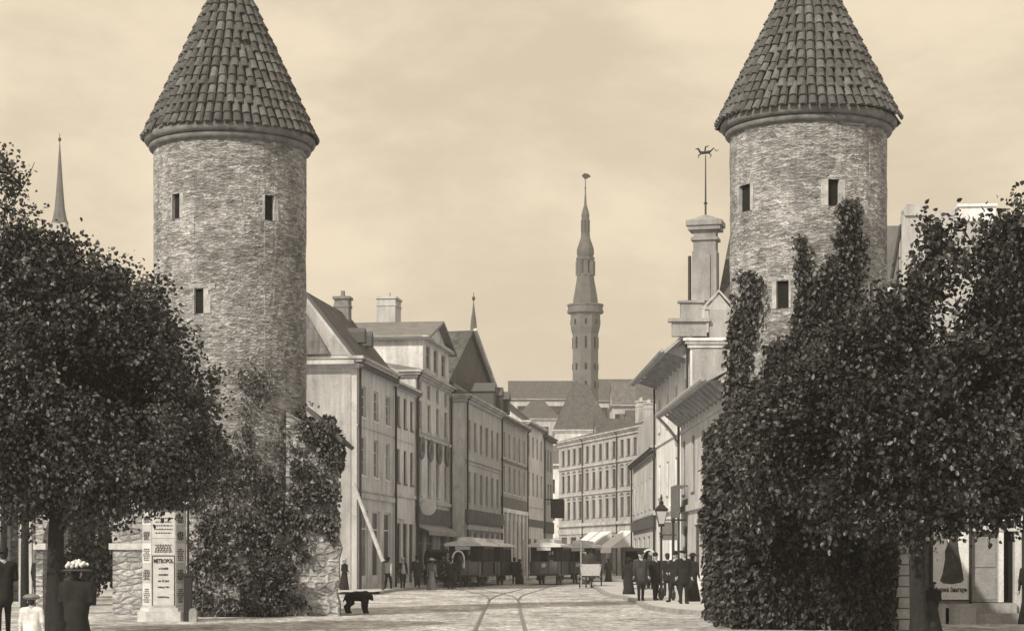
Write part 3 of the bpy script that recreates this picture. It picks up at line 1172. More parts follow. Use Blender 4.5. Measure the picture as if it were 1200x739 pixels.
# ---------------- the long pale block closing the view
C0, C1 = GX(655, 210), GX(766, 180)
W = dist(C0, C1)
secs = [(0.7, 8.6, 4), (9.4, 20.0, 5), (20.8, W - .6, 5)]
xs = []
for a, b_, n in secs:
    xs += [a + .35 + (b_ - a - .7 - 1.05) * i / (n - 1) for i in range(n)]
hc = building('long_stone_block', 'long four storey block with fourteen window bays closing the end of the street', C0, C1, 12, 14.2, M_pl['dun'],
              [(11.6, 13.2, xs, 1.05, 'sash'), (8.8, 10.5, xs, 1.05, 'arch'), (5.9, 7.7, xs, 1.05, 'arch'),
               (0.3, 4.0, evenly(9, 2.2, W, .8), 2.2, 'shop')],
              ('hip', 1.7, 6, 5), M_rtd, M_frame_d, 0.6, [(11.1, .16, .14), (8.25, .16, .12), (5.1, .3, .2), (4.3, .5, .1, M_pl['stone'])], M_pl['stone'],
              [(9.0, 14.2), (20.4, 14.2), (W - .1, 14.2)])
for x, z in ((12.5, 17.6), (15.0, 17.2), (25, 16.8)):
    chimney(hc, x, 5.0, 14.9, z, 1.0, .8, 2, M_pl['grey'])
aw_m = mat('pale shop awning', 0.72, 0.8, 0.12)
for (x0, x1) in ((11.6, 14.4), (15.2, 18.6), (21.6, 25.4)):
    b = MB()
    b.prismx([(-2.3, 2.7), (-2.3, 2.8), (-.02, 4.5), (-.02, 4.35)], x0, x1)
    b.prismx([(-2.3, 2.3), (-2.3, 2.7), (-2.26, 2.7), (-2.26, 2.3)], x0, x1)
    b.poly([(x0, -2.28, 2.75), (x0, -.02, 4.4), (x0, -.02, 2.9), (x1, -2.28, 2.75), (x1, -.02, 4.4), (x1, -.02, 2.9)], [(0, 1, 2), (3, 5, 4)])
    b.build('shop_awning', aw_m, hc)

# pale house filling the gap on the left of it
a, b_ = GX(612, 236), GX(668, 232)
building('far_pale_house', 'pale house glimpsed in the gap at the end of the left row', a, b_, 10, 13.0, M_pl['pale'],
         [(9.6, 11.2, evenly(4, 1.0, dist(a, b_), .6), 1.0, 'plain'), (6.4, 8.0, evenly(4, 1.0, dist(a, b_), .6), 1.0, 'plain'),
          (0.3, 3.2, evenly(3, 1.5, dist(a, b_), .6), 1.5, 'plain')],
         ('par', 2.6, 5), M_rt, M_frame_d, .4, [(4.2, .3, .1)])

# ---------------- town hall
TY = 320.0
ts = TY / F
tx = (686 - 600) * ts


def tz(py):
    return EYE + (HZ - py) * ts


th = empty('town_hall_tower', (tx, TY, 0), 'tall slender tower with a tiered spire rising beyond the end of the street', 'tower', R(22))
M_tower = mat('grey tower stone', 0.125, 0.9, 0.2, 0.6, 0.02, 6)
b = MB()
b.lathe([(16.2 * ts, 0), (16.0 * ts, tz(392))], 8)
b.lathe([(16.1 * ts, tz(392) + .003), (18.3 * ts, tz(384)), (18.6 * ts, tz(367))], 8)
b.build('shaft', M_tower, th)
b = MB()
b.lathe([(21.2 * ts, tz(367)), (21.4 * ts, tz(364)), (20.4 * ts, tz(363.8)), (20.4 * ts, tz(359)), (21.4 * ts, tz(358.8)), (21.4 * ts, tz(357))], 16)
b.build('gallery', M_tower, th)
b = MB()
b.lathe([(15.8 * ts, tz(357) + .01), (15.0 * ts, tz(349)), (13.0 * ts, tz(338)), (11.4 * ts, tz(330)), (10.6 * ts, tz(323))], 8)
b.build('lower_spire', M_spire, th)
lant = MB()
for j in range(8):
    t = 2 * PI * (j + .5) / 8
    c, s = math.cos(t), math.sin(t)
    lant.box(-.28, .28, -.28, .28, tz(323), tz(306), M=Matrix.Translation((c * 8.8 * ts, s * 8.8 * ts, 0)))
lant.lathe([(4.6 * ts, tz(323)), (4.6 * ts, tz(306))], 8)
lant.lathe([(10.6 * ts, tz(323) - .02), (10.6 * ts, tz(321))], 8)
lant.lathe([(10.2 * ts, tz(306)), (11.6 * ts, tz(304)), (11.6 * ts, tz(302))], 8)
lant.build('lantern', M_tower, th)
b = MB()
b.lathe([(9.0 * ts, tz(302) + .01), (10.2 * ts, tz(297)), (10.0 * ts, tz(292)), (8.0 * ts, tz(286)), (5.6 * ts, tz(279)), (5.0 * ts, tz(272))], 12)
b.build('onion_dome', M_spire, th)
b = MB()
for j in range(8):
    t = 2 * PI * j / 8
    b.box(-.13, .13, -.13, .13, tz(272), tz(258), M=Matrix.Translation((math.cos(t) * 4.4 * ts, math.sin(t) * 4.4 * ts, 0)))
b.lathe([(2.6 * ts, tz(272)), (2.6 * ts, tz(258))], 8)
b.lathe([(5.0 * ts, tz(258)), (5.0 * ts, tz(256.6))], 8)
b.build('upper_lantern', M_tower, th)
b = MB()
b.lathe([(4.4 * ts, tz(256.6) + .01), (4.9 * ts, tz(252)), (3.6 * ts, tz(247)), (1.6 * ts, tz(240)), (.7 * ts, tz(225)), (.45 * ts, tz(206))], 10)
b.lathe([(.1, tz(222)), (1.2 * ts, tz(220.5)), (.1, tz(219))], 8)
b.build('needle', M_spire, th)
b = MB()
b.prism([(-.1, tz(210)), (.1, tz(210)), (.9, tz(207)), (.5, tz(204)), (-.2, tz(203)), (-.6, tz(206))], -.06, .06, M=Matrix.Rotation(R(-22), 4, 'Z'))
b.build('weather_vane', M_iron, th)
for k, (pyc, h_) in enumerate(((402, 1.8), (430, 1.0), (378, .8), (451, 1.0), (475, 1.0))):
    b = MB()
    for j in range(8):
        a_ = 2 * PI * (j + .5) / 8
        b.box(-.15, .15, -.06, .06, tz(pyc) - h_ / 2, tz(pyc) + h_ / 2,
              M=Matrix.Rotation(a_, 4, 'Z') @ Matrix.Translation((15.1 * ts if pyc > 392 else 17.2 * ts, 0, 0)) @ Matrix.Rotation(R(90), 4, 'Z'))
    b.build('window_slit', M_black, th)


def hill_house(name, label, px0, px1, pye, pyr, pyb, Y, inset, mw, mr, n=0, rot=0, depth=16):
    """long side facing us; eave row, ridge row, base row"""
    a, b_ = GX(px0, Y), GX(px1, Y)
    He = EYE + (HZ - pye) / F * Y
    Hr = EYE + (HZ - pyr) / F * (Y + depth / 2)
    rows = []
    if n:
        W_ = dist(a, b_)
        x_ = evenly(n, 1.6, W_, 2)
        rows = [(He - 4.6, He - 1.6, x_, 1.6, 'plain'), (He - 9.6, He - 6.6, x_, 1.6, 'plain')]
    if inset is None:
        rf = ('par', Hr - He, depth / 2)
    else:
        rf = ('hip', Hr - He, depth / 2, inset)
    return building(name, label, a, b_, depth, He, mw, rows, rf, mr, M_frame_d, 0.5)


# town hall body with its great dark roof below the tower
hh_ = hill_house('town_hall', 'town hall with a great dark hipped roof under the slender tower', 651, 715, 503, 441, 560, 306, 3.6, M_pl['pale'], M_rtd, 8, depth=28)
hill_house('gable_house', 'pale gabled house beside the great dark roof', 718, 745, 474, 448, 560, 340, None, M_pl['stone'], M_rt, 3, depth=10)
for px_ in (709, 723):
    pass
# houses up on the hill
hill_house('hill_palace', 'long pale house on the hill left of the slender tower', 596, 690, 467, 446, 540, 440, None, M_pl['stone'], M_rtd, 9)
hill_house('hill_palace', 'long house with a dark roof on the hill right of the slender tower', 694, 772, 469, 444, 540, 445, None, M_pl['stone'], M_rtd, 8)
hill_house('roof_house', 'dark roofed house low behind the right end of the long block', 737, 790, 500, 480, 560, 260, None, M_pl['grey'], M_rtd, 0, depth=12)
hill_house('roof_house', 'low dark roofed house tucked behind the middle of the long block', 700, 742, 508, 490, 560, 250, None, M_pl['stone'], M_rtd, 0, depth=12)
hill_house('hill_cottage', 'pale cottage at the hill foot left of the great dark roof', 606, 655, 490, 468, 540, 380, 3, M_pl['stone'], M_rtd, 5)

# ---------------- right row
VR = 550.0
# R1 two storey house with heavy eaves right behind the tower
R1n, R1f = GX(856, 80.5), GX(798, along(856, 80.5, 798, 560))
W = dist(R1f, R1n)
xs = evenly(5, 1.25, W, .8)
r1 = building('eaves_house', 'two storey house with deep bracketed eaves half hidden by the ivied right tower', R1f, R1n, 9, 9.0, M_pl['grey'],
              [(4.9, 7.6, xs, 1.25, 'sash'), (0.3, 3.3, evenly(4, 2.2, W, .9), 2.2, 'shop')],
              ('hip', 2.4, 4.5, 4), M_tin, M_frame_d, 0.5, [(4.0, .3, .15), (8.0, .15, .1)], M_pl['stone'], [(.15, 9.0)])
b = MB()
for x in evenly(14, .16, W, .1):
    b.prismx([(-.9, 8.98), (-.004, 8.98), (-.004, 8.35), (-.2, 8.4)], x, x + .16)
b.slab((-.5, -1.15, 8.95), (W + .5, -1.15, 8.95), (W + .5, .1, 9.6), (-.5, .1, 9.6), .12)
b.tube([(-.6, -1.2, 8.98), (W + .6, -1.2, 8.98)], .1, 6)
b.tube([(-.3, -1.2, 8.95), (-.1, -.7, 8.4), (-.1, -.3, 7.9), (-.1, -.2, 7.4)], .09, 6)
b.build('bracketed_eaves', M_eave, r1)
b = MB()
b.box(1.0, 4.0, -.62, -.52, 3.7, 5.3)
b.box(1.3, 1.36, -.52, -.01, 5.2, 5.3)
b.box(3.4, 3.46, -.52, -.01, 5.2, 5.3)
b.build('hanging_sign', mat('grey hanging board', .13, .7), r1)
b = MB()
b.box(2.35, 2.45, -1.3, -.01, 3.55, 3.65)
b.box(2.3, 2.5, -1.25, -.4, 2.6, 3.5)
b.build('shop_sign', mat('grey shop board', 0.16, .7), r1)

# R2 tall white house
R2n, R2f = GX(809, 103.5), GX(769, along(809, 103.5, 769, 550))
W = dist(R2f, R2n)
xs = evenly(4, 1.15, W, 1.6, 1.8)
r2 = building('white_house', 'tall white house with framed windows and a stepped parapet on the right of the street', R2f, R2n, 10, 13.3, M_pl['white'],
              [(9.4, 11.4, xs, 1.15, 'sash'), (5.4, 7.4, xs, 1.15, 'sash'), (0.3, 3.3, evenly(3, 2.2, W, 1.2), 2.2, 'shop')],
              ('par', 1.6, 5), M_tin, M_frame, 0.5, [(8.6, .15, .1), (4.4, .3, .2)], M_pl['white'], [(.2, 13.3), (W - .2, 13.3)])
b = MB()
b.slab((-.5, -1.5, 12.55), (W + .3, -1.5, 12.55), (W + .3, .1, 13.9), (-.5, .1, 13.9), .15)
b.tube([(-.6, -1.55, 12.6), (W + .4, -1.55, 12.6)], .1, 6)
for x in evenly(9, .14, W, .3):
    b.prismx([(-1.2, 12.6), (-.004, 13.2), (-.004, 12.2)], x, x + .14)
b.build('deep_eaves', M_eave, r2)
b = MB()     # stepped parapet on the end wall towards us
b.box(W + .01, W + .5, -1.0, .80, 13.35, 14.1)
b.box(W - .05, W + .65, -1.2, .95, 14.103, 14.28)
b.box(W + .02, W + .45, -.55, .55, 14.283, 15.1)
b.box(W - .02, W + .55, -.68, .68, 15.103, 15.22)
b.box(W + .015, W + .40, .97, 4.6, 13.2, 14.75)
b.build('stepped_parapet', M_pl['end'], r2)
b = MB()
b.box(W + .01, W + .06, .1, 9.5, 4.0, 13.1)
b.build('end_wall_render', M_pl['end'], r2)
b = MB()
b.prismx([(.75, 14.76), (1.45, 15.6), (2.15, 14.76)], W - .1, W + .35)
b.prismx([(.6, 14.76), (1.45, 15.68), (1.45, 15.82), (.45, 14.76)], W - .2, W + .45)
b.prismx([(2.3, 14.76), (1.45, 15.68), (1.45, 15.82), (2.45, 14.76)], W - .2, W + .45)
b.build('pediment', M_pl['grey'], r2)

# R3 lower house farther on
R3n, R3f = GX(769, 123), GX(742, 147)
W = dist(R3f, R3n)
xs = evenly(6, 1.1, W, 1.0)
r3 = building('low_house', 'lower two storey house between the tall white house and the long block', R3f, R3n, 9, 8.8, M_pl['cream'],
              [(5.0, 7.0, xs, 1.1, 'sash'), (0.3, 3.2, evenly(5, 2.4, W, 1.0), 2.4, 'shop')],
              ('par', 3.0, 4.5), M_rtd, M_frame, 0.45, [(3.7, .7, .2, M_fascia), (4.5, .12, .08)], M_pl['stone'], [(.2, 8.8), (W - .2, 8.8)])
b = MB()
b.box(1.0, W - 1.0, .3, 4.5, 8.9, 11.4)
b.build('dormer_storey', M_pl['grey'], r3)

# R4 high old gabled house behind, with the weather vane
q = P(826, 257, 116)
s4 = 116 / F
r4 = empty('gabled_merchant_house', (q.x, 116, 0), 'high old house with a capped gable pier carrying a weather vane', 'building', R(-14))
b = MB()
hz4 = EYE + (HZ - 353) * s4
b.box(-.75, 9, 0, 14, 0, hz4)
b.build('wall', M_pl['grey'], r4)
b = MB()
zt = q.z
b.box(-.72, .72, -.25, .9, hz4 + .003, zt - 1.9)
b.box(-.35, .35, -.34, -.255, hz4 + .01, zt - 2.1)
b.box(-.66, .66, -.2, .85, zt - 1.9, zt - .65)
b.box(-.80, .80, -.32, .97, zt - 1.25, zt - 1.08)
b.box(-.95, .95, -.45, 1.1, zt - .65, zt - .4)
b.box(-1.06, 1.06, -.55, 1.2, zt - .397, zt - .1)
b.poly([(-1.0, -.5, zt - .097), (1.0, -.5, zt - .097), (1.0, 1.15, zt - .097), (-1.0, 1.15, zt - .097), (0, .3, zt + .35)],
       [(0, 1, 4), (1, 2, 4), (2, 3, 4), (3, 0, 4)])
b.build('gable_pier', M_pl['drab'], r4)
b = MB()
b.slab((.75, -.05, hz4), (9.4, -.05, hz4), (9.4, 7, zt + 1.2), (.75, 7, zt + 1.2), .2)
b.slab((9.4, 14.2, hz4), (.75, 14.2, hz4), (.75, 7, zt + 1.2), (9.4, 7, zt + 1.2), .2)
b.build('roof', M_rtd, r4)
vt = P(827, 181, 116).z
b = MB()
b.tube([(0, .3, zt + .3), (0, .3, vt)], [.06, .03], 6)
b.lathe([(.02, zt + .9), (.13, zt + 1.0), (.02, zt + 1.1)], 8, c=(0, .3, 0))
# rearing animal silhouette with tail, on the rod
for pts, rads in (([(-.32, .18), (-.05, .16), (.26, .2)], [.10, .09, .10]), ([(-.32, .2), (-.44, .42), (-.60, .40)], [.08, .06, .03]),
                  ([(.26, .2), (.5, .42), (.62, .22), (.78, .30)], [.06, .035, .03, .02]), ([(-.28, .12), (-.44, -.02), (-.40, -.14)], [.05, .03, .02]),
                  ([(.22, .12), (.34, -.02), (.26, -.16)], [.05, .03, .02]), ([(-.05, .2), (.0, .5), (.2, .56)], [.05, .05, .02])):
    b.tube([(x, .3, vt + z) for x, z in pts], rads, 6)
b.build('weather_vane', M_iron, r4)
b = MB()
b.tube([(-1.0, .6, hz4 - 2), (-1.0, .6, hz4 + 2.8)], .1, 6)
b.build('flue_pipe', M_iron, r4)

# R5 big fire wall and roofs behind the right tower
Y5 = 92.0
s5 = Y5 / F


def q5(px, py):
    return ((px - 1057) * s5, EYE + (HZ - py) * s5)


o5 = GX(1057, Y5)
r5 = empty('firewall_house', (o5[0], Y5, 0), 'large house with a pale fire wall and jagged gable behind the right tower', 'building', R(-4))
b = MB()
b.prism([q5(1057, 690), q5(1057, 252), q5(1086, 252), q5(1088, 266), q5(1098, 247), q5(1117, 247), q5(1127, 262), q5(1175, 262), q5(1262, 300), q5(1262, 690)], 0, .6)
b.build('wall', M_pl['stone'], r5)
b = MB()
b.prism([q5(1060, 253), q5(1058, 246), q5(1063, 240), q5(1082, 239), q5(1085, 243), q5(1084, 253)], -.12, .8)
b.build('chimney', M_pl['grey'], r5)
b = MB()
b.prism([q5(1126, 257), q5(1126, 240), q5(1168, 240), q5(1168, 257)], .7, 1.9)
b.prism([q5(1124, 240), q5(1124, 237), q5(1170, 237), q5(1170, 240)], .6, 2.0)
b.build('white_chimney', M_pl['white'], r5)
b = MB()
b.prism([q5(1030, 330), q5(1030, 261), q5(1056.6, 261), q5(1056.6, 330)], .8, 7)
b.prism([q5(1112, 300), q5(1118, 258), q5(1172, 258), q5(1200, 300)], .61, 7)
b.build('roof', M_tin, r5)
b = MB()
b.prism([q5(1010, 690), q5(1010, 331), q5(1056.6, 331), q5(1056.6, 690)], .8, 7)
b.build('side_wall', M_pl['pale'], r5)
b = MB()
x0, z0 = q5(1057, 262)
x1, z1 = q5(1046, 325)
b.tube([(x0, .3, z0), (x1, .3, z1)], .09, 6)
b.build('sloping_pipe', M_iron, r5)

# house behind the left tree and the low gate wing
a, b_ = GX(-60, 112), GX(196, 116)
lh = building('garden_house', 'grey walled house mostly hidden behind the left tree', a, b_, 10, 12.5, M_pl['stone'],
              [(2.0, 5.0, evenly(6, 1.2, dist(a, b_), 1), 1.2, 'sash'), (7.5, 10, evenly(6, 1.2, dist(a, b_), 1), 1.2, 'sash')],
              ('par', 4.2, 5), M_tin, M_frame_d, .4)

# ============================================================ THE TWO GATE TOWERS
def vnoise(x, y, sc, seed):
    r = np.random.default_rng(seed)
    g = r.random((64, 64))
    x = np.asarray(x) / sc
    y = np.asarray(y) / sc
    i, j = np.floor(x).astype(int), np.floor(y).astype(int)
    fx, fy = x - i, y - j
    fx, fy = fx * fx * (3 - 2 * fx), fy * fy * (3 - 2 * fy)
    q = lambda a, b: g[a % 64, b % 64]
    return (q(i, j) * (1 - fx) + q(i + 1, j) * fx) * (1 - fy) + (q(i, j + 1) * (1 - fx) + q(i + 1, j + 1) * fx) * fy


def tower(name, label, px, Y, rpx, y_eave, slits, flare, ey_front, rim_px, apex_y, seed):
    s = Y / F
    r = rpx * s
    X = (px - 600) * s
    root = empty(name, (X, Y, 0), label, 'tower')
    zt = EYE + (HZ - y_eave) * s

    def rad(z):
        return r + flare * max(0, 1 - z / 6.0) ** 1.5
    # slits: (px centre, y top, y bottom, width px, pale jamb l, r in px with sunlit reveal painted in, lintel)
    holes = []
    for (sx, y0, y1, w, jl, jr, lin) in slits:
        th = 0.0
        for _ in range(20):
            th = math.asin(max(-.98, min(.98, ((sx - 600) / F * (Y - r * math.cos(th)) - X) / r)))
        yy = Y - r * math.cos(th)
        z1, z0 = EYE + (HZ - y0) / F * yy, EYE + (HZ - y1) / F * yy
        dth = (w / 2) / (rpx * math.cos(th))
        holes.append((th - dth, th + dth, z0, z1, jl, jr, lin))
    ths = sorted({*np.linspace(-PI, PI, 97).round(5), *[q for h in holes for q in h[:2]]})
    zs = sorted({*np.linspace(0, zt, 30).round(4), *[q for h in holes for q in h[2:4]]})
    mb = MB()
    rr = np.random.default_rng(seed)
    jit = {}

    def pt(th, z, d=0.0):
        k = (round(th % (2 * PI), 4), round(z, 4))
        if k not in jit:
            jit[k] = rr.normal(0, .007)
        q = rad(z) + jit[k] - d
        return (q * math.sin(th), -q * math.cos(th), z)
    for i in range(len(ths) - 1):
        for j in range(len(zs) - 1):
            ct, cz = (ths[i] + ths[i + 1]) / 2, (zs[j] + zs[j + 1]) / 2
            if any(h[0] < ct < h[1] and h[2] < cz < h[3] for h in holes):
                continue
            a, b, c, d = ths[i], ths[i + 1], zs[j], zs[j + 1]
            mb.face([pt(a, c), pt(b, c), pt(b, d), pt(a, d)], 0, [(a * r + 20, c), (b * r + 20, c), (b * r + 20, d), (a * r + 20, d)])
    mb.build('wall', M_stone, root)
    for (a, b, z0, z1, jl, jr, lin) in holes:
        f = MB()
        e = .012
        dl, dr = jl / rpx, jr / rpx
        for (t0, t1, on) in ((a - dl - .004, a, jl), (b, b + dr + .004, jr)):
            p = [pt(t0, z0, -e), pt(t1, z0, -e), pt(t1, z1, -e), pt(t0, z1, -e)]
            f.face(p, 0)
        f.face([pt(a, z0, -e), pt(a, z1, -e), pt(a, z1, .12), pt(a, z0, .12)], 0)
        f.face([pt(b, z0, -e), pt(b, z0, .12), pt(b, z1, .12), pt(b, z1, -e)], 0)
        f.face([pt(a, z0, -e), pt(a, z0, .12), pt(b, z0, .12), pt(b, z0, -e)], 0)
        if lin:
            t0, t1 = a - dl - .06, b + dr + .06
            f.face([pt(t0, z1, -.03), pt(t1, z1, -.03), pt(t1, z1 + .14, -.03), pt(t0, z1 + .14, -.03)], 0)
            f.face([pt(t0, z1, -.03), pt(t0, z1, .02), pt(t1, z1, .02), pt(t1, z1, -.03)], 0)
        w = f.build('slit_window', M_slit, root)
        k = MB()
        k.face([pt(a, z0, .11), pt(b, z0, .11), pt(b, z1, .11), pt(a, z1, .11)])  # black sheet painted in for the shade within the slit
        k.build('shade_backing', M_black, w)
    # rim: two plaster mouldings under the eave
    R0 = rim_px * s
    cb = MB()
    prof = []
    for zc, rc, rr_ in ((zt - .18, r + .05, .10), (zt + .03, r + .15, .13)):
        for k in range(9):
            t = -PI / 2 + PI * k / 8
            prof.append((rc + rr_ * math.cos(t), zc + rr_ * math.sin(t)))
    cb.lathe([(r - .05, zt - .32)] + prof + [(r - .05, zt + .2)], 72, caps=False)
    cb.build('cornice', M_cornice, root, smooth=True)
    # conical roof of barrel tiles, each with its own tilt
    ze = zt + .16
    za = EYE + (HZ - apex_y) * s
    H = za - ze
    tb = MB()
    tb.lathe([(R0 - .22, ze + .05), (R0 - .12, ze + .02), (.02, za - .05)], 64, caps=False)
    n_rows = 18
    Ls = math.hypot(H, R0)
    for k in range(n_rows):
        f0, f1 = k / n_rows - .012, (k + 1) / n_rows + .018
        ra, rb = R0 * (1 - f0) + .05, R0 * (1 - f1)
        nt = max(8, int(2 * PI * R0 * (1 - (k // 2 * 2) / n_rows) / .27))
        off = .1 * (k // 2) + rr.normal(0, .03)
        for j in range(nt):
            t0 = 2 * PI * (j + off) / nt + rr.normal(0, .003)
            dt = 2 * PI / nt * .80
            da, db = rr.normal(0, .011), rr.normal(0, .006)
            lift = rr.uniform(.036, .050)
            if rr.random() < .012:
                continue
            if rr.random() < .03:
                da -= rr.uniform(.03, .09)
                db -= rr.uniform(.02, .06)
                t0 += rr.normal(0, .012)
            sag = .03 * math.sin(3 * t0 + seed) + .02 * math.sin(7 * t0 + 2 * seed)
            vs = []
            for (f_, rad_, dd, wd, lf) in ((f0, ra, da, 1.06, lift + .028), (f1, rb, db, .92, lift)):
                z = ze + H * f_ + dd + sag * (1 - f_)
                for q in range(5):
                    u = -1 + q / 2
                    ht = lf * math.sqrt(max(0, 1 - u * u * .98)) * 1.25
                    rd_ = max(rad_, .03) + ht * H / Ls
                    t = t0 + u * dt * .5 * wd * (1.0 if rad_ > .1 else .5)
                    vs.append((rd_ * math.sin(t), -rd_ * math.cos(t), z + ht * R0 / Ls))
            fs = [(q, q + 1, q + 6, q + 5) for q in range(4)] + [(4, 3, 2, 1, 0)]
            tb.poly(vs, fs, 0)
    tb.lathe([(.30, za - .45), (.16, za - .1), (.02, za + .12)], 12)
    tb.build('conical_roof', M_cone, root)
    return root, X, Y, r, rad, zt


def cone_material():
    m = bpy.data.materials.new('barrel tile')
    m.use_nodes = True
    t = m.node_tree
    b = t.nodes['Principled BSDF']
    b.inputs['Roughness'].default_value = 0.9
    b.inputs['Specular IOR Level'].default_value = 0.2
    g = N(t, 'ShaderNodeNewGeometry')
    tc = N(t, 'ShaderNodeTexCoord')
    pw = N(t, 'ShaderNodeMath', operation='POWER', ins={1: 3.0})
    L(t, g.outputs['Random Per Island'], pw.inputs[0])
    r = N(t, 'ShaderNodeMapRange', ins={'To Min': .82, 'To Max': 1.5})
    L(t, pw.outputs[0], r.inputs[0])
    n = N(t, 'ShaderNodeTexNoise', ins={'Scale': 5.0, 'Detail': 6.0, 'Roughness': .7})
    L(t, tc.outputs['Object'], n.inputs['Vector'])
    r2 = N(t, 'ShaderNodeMapRange', ins={'From Min': .3, 'From Max': .7, 'To Min': .65, 'To Max': 1.35})
    L(t, n.outputs[0], r2.inputs[0])
    mu = N(t, 'ShaderNodeMath', operation='MULTIPLY')
    L(t, r.outputs[0], mu.inputs[0])
    L(t, r2.outputs[0], mu.inputs[1])
    mx = N(t, 'ShaderNodeMix', data_type='RGBA', blend_type='MULTIPLY', ins={'Factor': 1.0})
    mx.inputs['A'].default_value = sep(.10)
    L(t, mu.outputs[0], mx.inputs['B'])
    L(t, mx.outputs['Result'], b.inputs['Base Color'])
    n3 = N(t, 'ShaderNodeTexNoise', ins={'Scale': 20.0, 'Detail': 4.0})
    L(t, tc.outputs['Object'], n3.inputs['Vector'])
    bp = N(t, 'ShaderNodeBump', ins={'Strength': .7, 'Distance': .02})
    L(t, n3.outputs[0], bp.inputs['Height'])
    L(t, bp.outputs[0], b.inputs['Normal'])
    return m


M_cone = cone_material()
tl, XL, YL, rL, radL, ztL = tower('gate_tower', 'round stone tower with conical tiled roof and ivy only on its foot, left', 270, 58.0, 88.5, 169,
                                  [(206, 227, 256, 10, .5, 5, 0), (316, 229, 258, 10, 3, 5, 0), (233, 338, 367, 11, 1, 8, 1)], .40, 0, 98.5, -48, 3)
tr_, XR, YR, rR, radR, ztR = tower('gate_tower', 'round stone tower with conical tiled roof and ivy climbing high, right', 947, 56.4, 91, 150,
                                   [(872, 217, 248, 11, 4, 5, 0), (977, 210, 241, 13, 8, 7, 0), (917, 329, 361, 13, 5, 2, 1), (1021, 332, 352, 5, 5, 5, 0)], .25, 0, 103.5, -64, 5)


def stone_block(name, label, poly_xy, z_tops, parent=None, cat='wall'):
    """masonry with UVs in metres, wall tops of varying height"""
    mb = MB()
    n = len(poly_xy)
    u = 0
    for k in range(n):
        a, b = poly_xy[k], poly_xy[(k + 1) % n]
        za, zb = z_tops[k], z_tops[(k + 1) % n]
        ln = dist(a, b)
        seg = max(1, int(ln / .6))
        for i in range(seg):
            f0, f1 = i / seg, (i + 1) / seg
            p0 = (a[0] + (b[0] - a[0]) * f0, a[1] + (b[1] - a[1]) * f0)
            p1 = (a[0] + (b[0] - a[0]) * f1, a[1] + (b[1] - a[1]) * f1)
            z0, z1 = za + (zb - za) * f0, za + (zb - za) * f1
            mb.face([(*p0, 0), (*p1, 0), (*p1, z1), (*p0, z0)], 0, [(u, 0), (u + ln / seg, 0), (u + ln / seg, z1), (u, z0)])
            u += ln / seg
    mb.face([(*p, z) for p, z in zip(poly_xy, z_tops)], 0, [p for p in poly_xy])
    o = mb.build(name, M_wallstone, parent)
    if label:
        tag(o, label, cat)
    return o


# low remains of the gate beside the left tower
ax0, ax1 = (340 - 600) / F * 56.6, (399 - 600) / F * 56.6
abl = empty('wall_remnant', (0, 0, 0), 'low masonry remnant with a sloping stone cap under ivy, right of the left tower foot', 'wall')
bt = MB()
for i in range(16):           # rough, leaning in as it rises
    z0, z1 = 5.2 * i / 16, 5.2 * (i + 1) / 16
    ring = []
    for z in (z0, z1):
        k_ = .55 * (1 - z / 5.2) ** 1.4
        w_ = .05 * math.sin(z * 7.3) + .04 * math.sin(z * 17)
        ring.append([(ax0 - .1, 56.45 - k_ * .6 + w_), (ax1 + k_ * .10 - .06 + w_, 56.6 - k_ * .6 - w_), (ax1 + k_ * .10 - .25 + w_, 59), (ax0, 60)])
    for a_ in range(3):
        p0, p1 = ring[0][a_], ring[0][a_ + 1]
        q0, q1 = ring[1][a_], ring[1][a_ + 1]
        u0, u1 = (0, 2) if a_ == 0 else (2, 5)
        bt.face([(*p0, z0), (*p1, z0), (*q1, z1), (*q0, z1)], 0, [(u0, z0), (u1, z0), (u1, z1), (u0, z1)])
bt.face([(ax0 - .1, 56.4, 5.9), (ax1, 56.5, 5.0), (ax1, 60, 5.0), (ax0, 60, 5.9)], 0, [(0, 0), (1, 0), (1, 3), (0, 3)])
bt.face([(ax0 - .1, 56.45, 5.2), (ax1 - .12, 56.6, 5.0), (ax0 - .1, 56.4, 5.9)], 0, [(0, 0), (1, 0), (0, 1)])
bt.build('masonry', rubble('pale weathered rubble', .42, 2.6, 6.0, .75, .3, .05, .5), abl)
b = MB()
b.slab((ax1 + .12, 56.2, 5.05), (ax1 + .12, 60.2, 5.05), (ax0 + .55, 60.2, 6.0), (ax0 + .55, 56.2, 6.0), .12)
b.build('cap', M_rtd, abl)

# gate arch on the left
ay = 57.6
sA = ay / F
arch = MB()
acx, ahw, spring = (91 - 600) * sA, 41 * sA, EYE + (HZ - 641) * sA
prx = (167 - 600) * sA
top = EYE + (HZ - 560) * sA
plx = (42 - 600) * sA
outer = []
n = 20
for y0, y1, front in ((ay, ay + 1.1, 1),):
    pass
arc = [(acx + ahw * math.cos(PI * k / n), spring + 1.36 * ahw * math.sin(PI * k / n)) for k in range(n + 1)]
for k in range(n):          # wall above the opening, strip by strip
    (xa, za), (xb, zb) = arc[k], arc[k + 1]
    for yy, flip in ((ay, 0), (ay + 1.1, 1)):
        arch.face([(xa, yy, za), (xb, yy, zb), (xb, yy, top), (xa, yy, top)], 0, [(xa, za), (xb, zb), (xb, top), (xa, top)])
    arch.face([(xa, ay, za), (xa, ay + 1.1, za), (xb, ay + 1.1, zb), (xb, ay, zb)], 0, [(0, k * .2), (1.1, k * .2), (1.1, k * .2 + .2), (0, k * .2 + .2)])
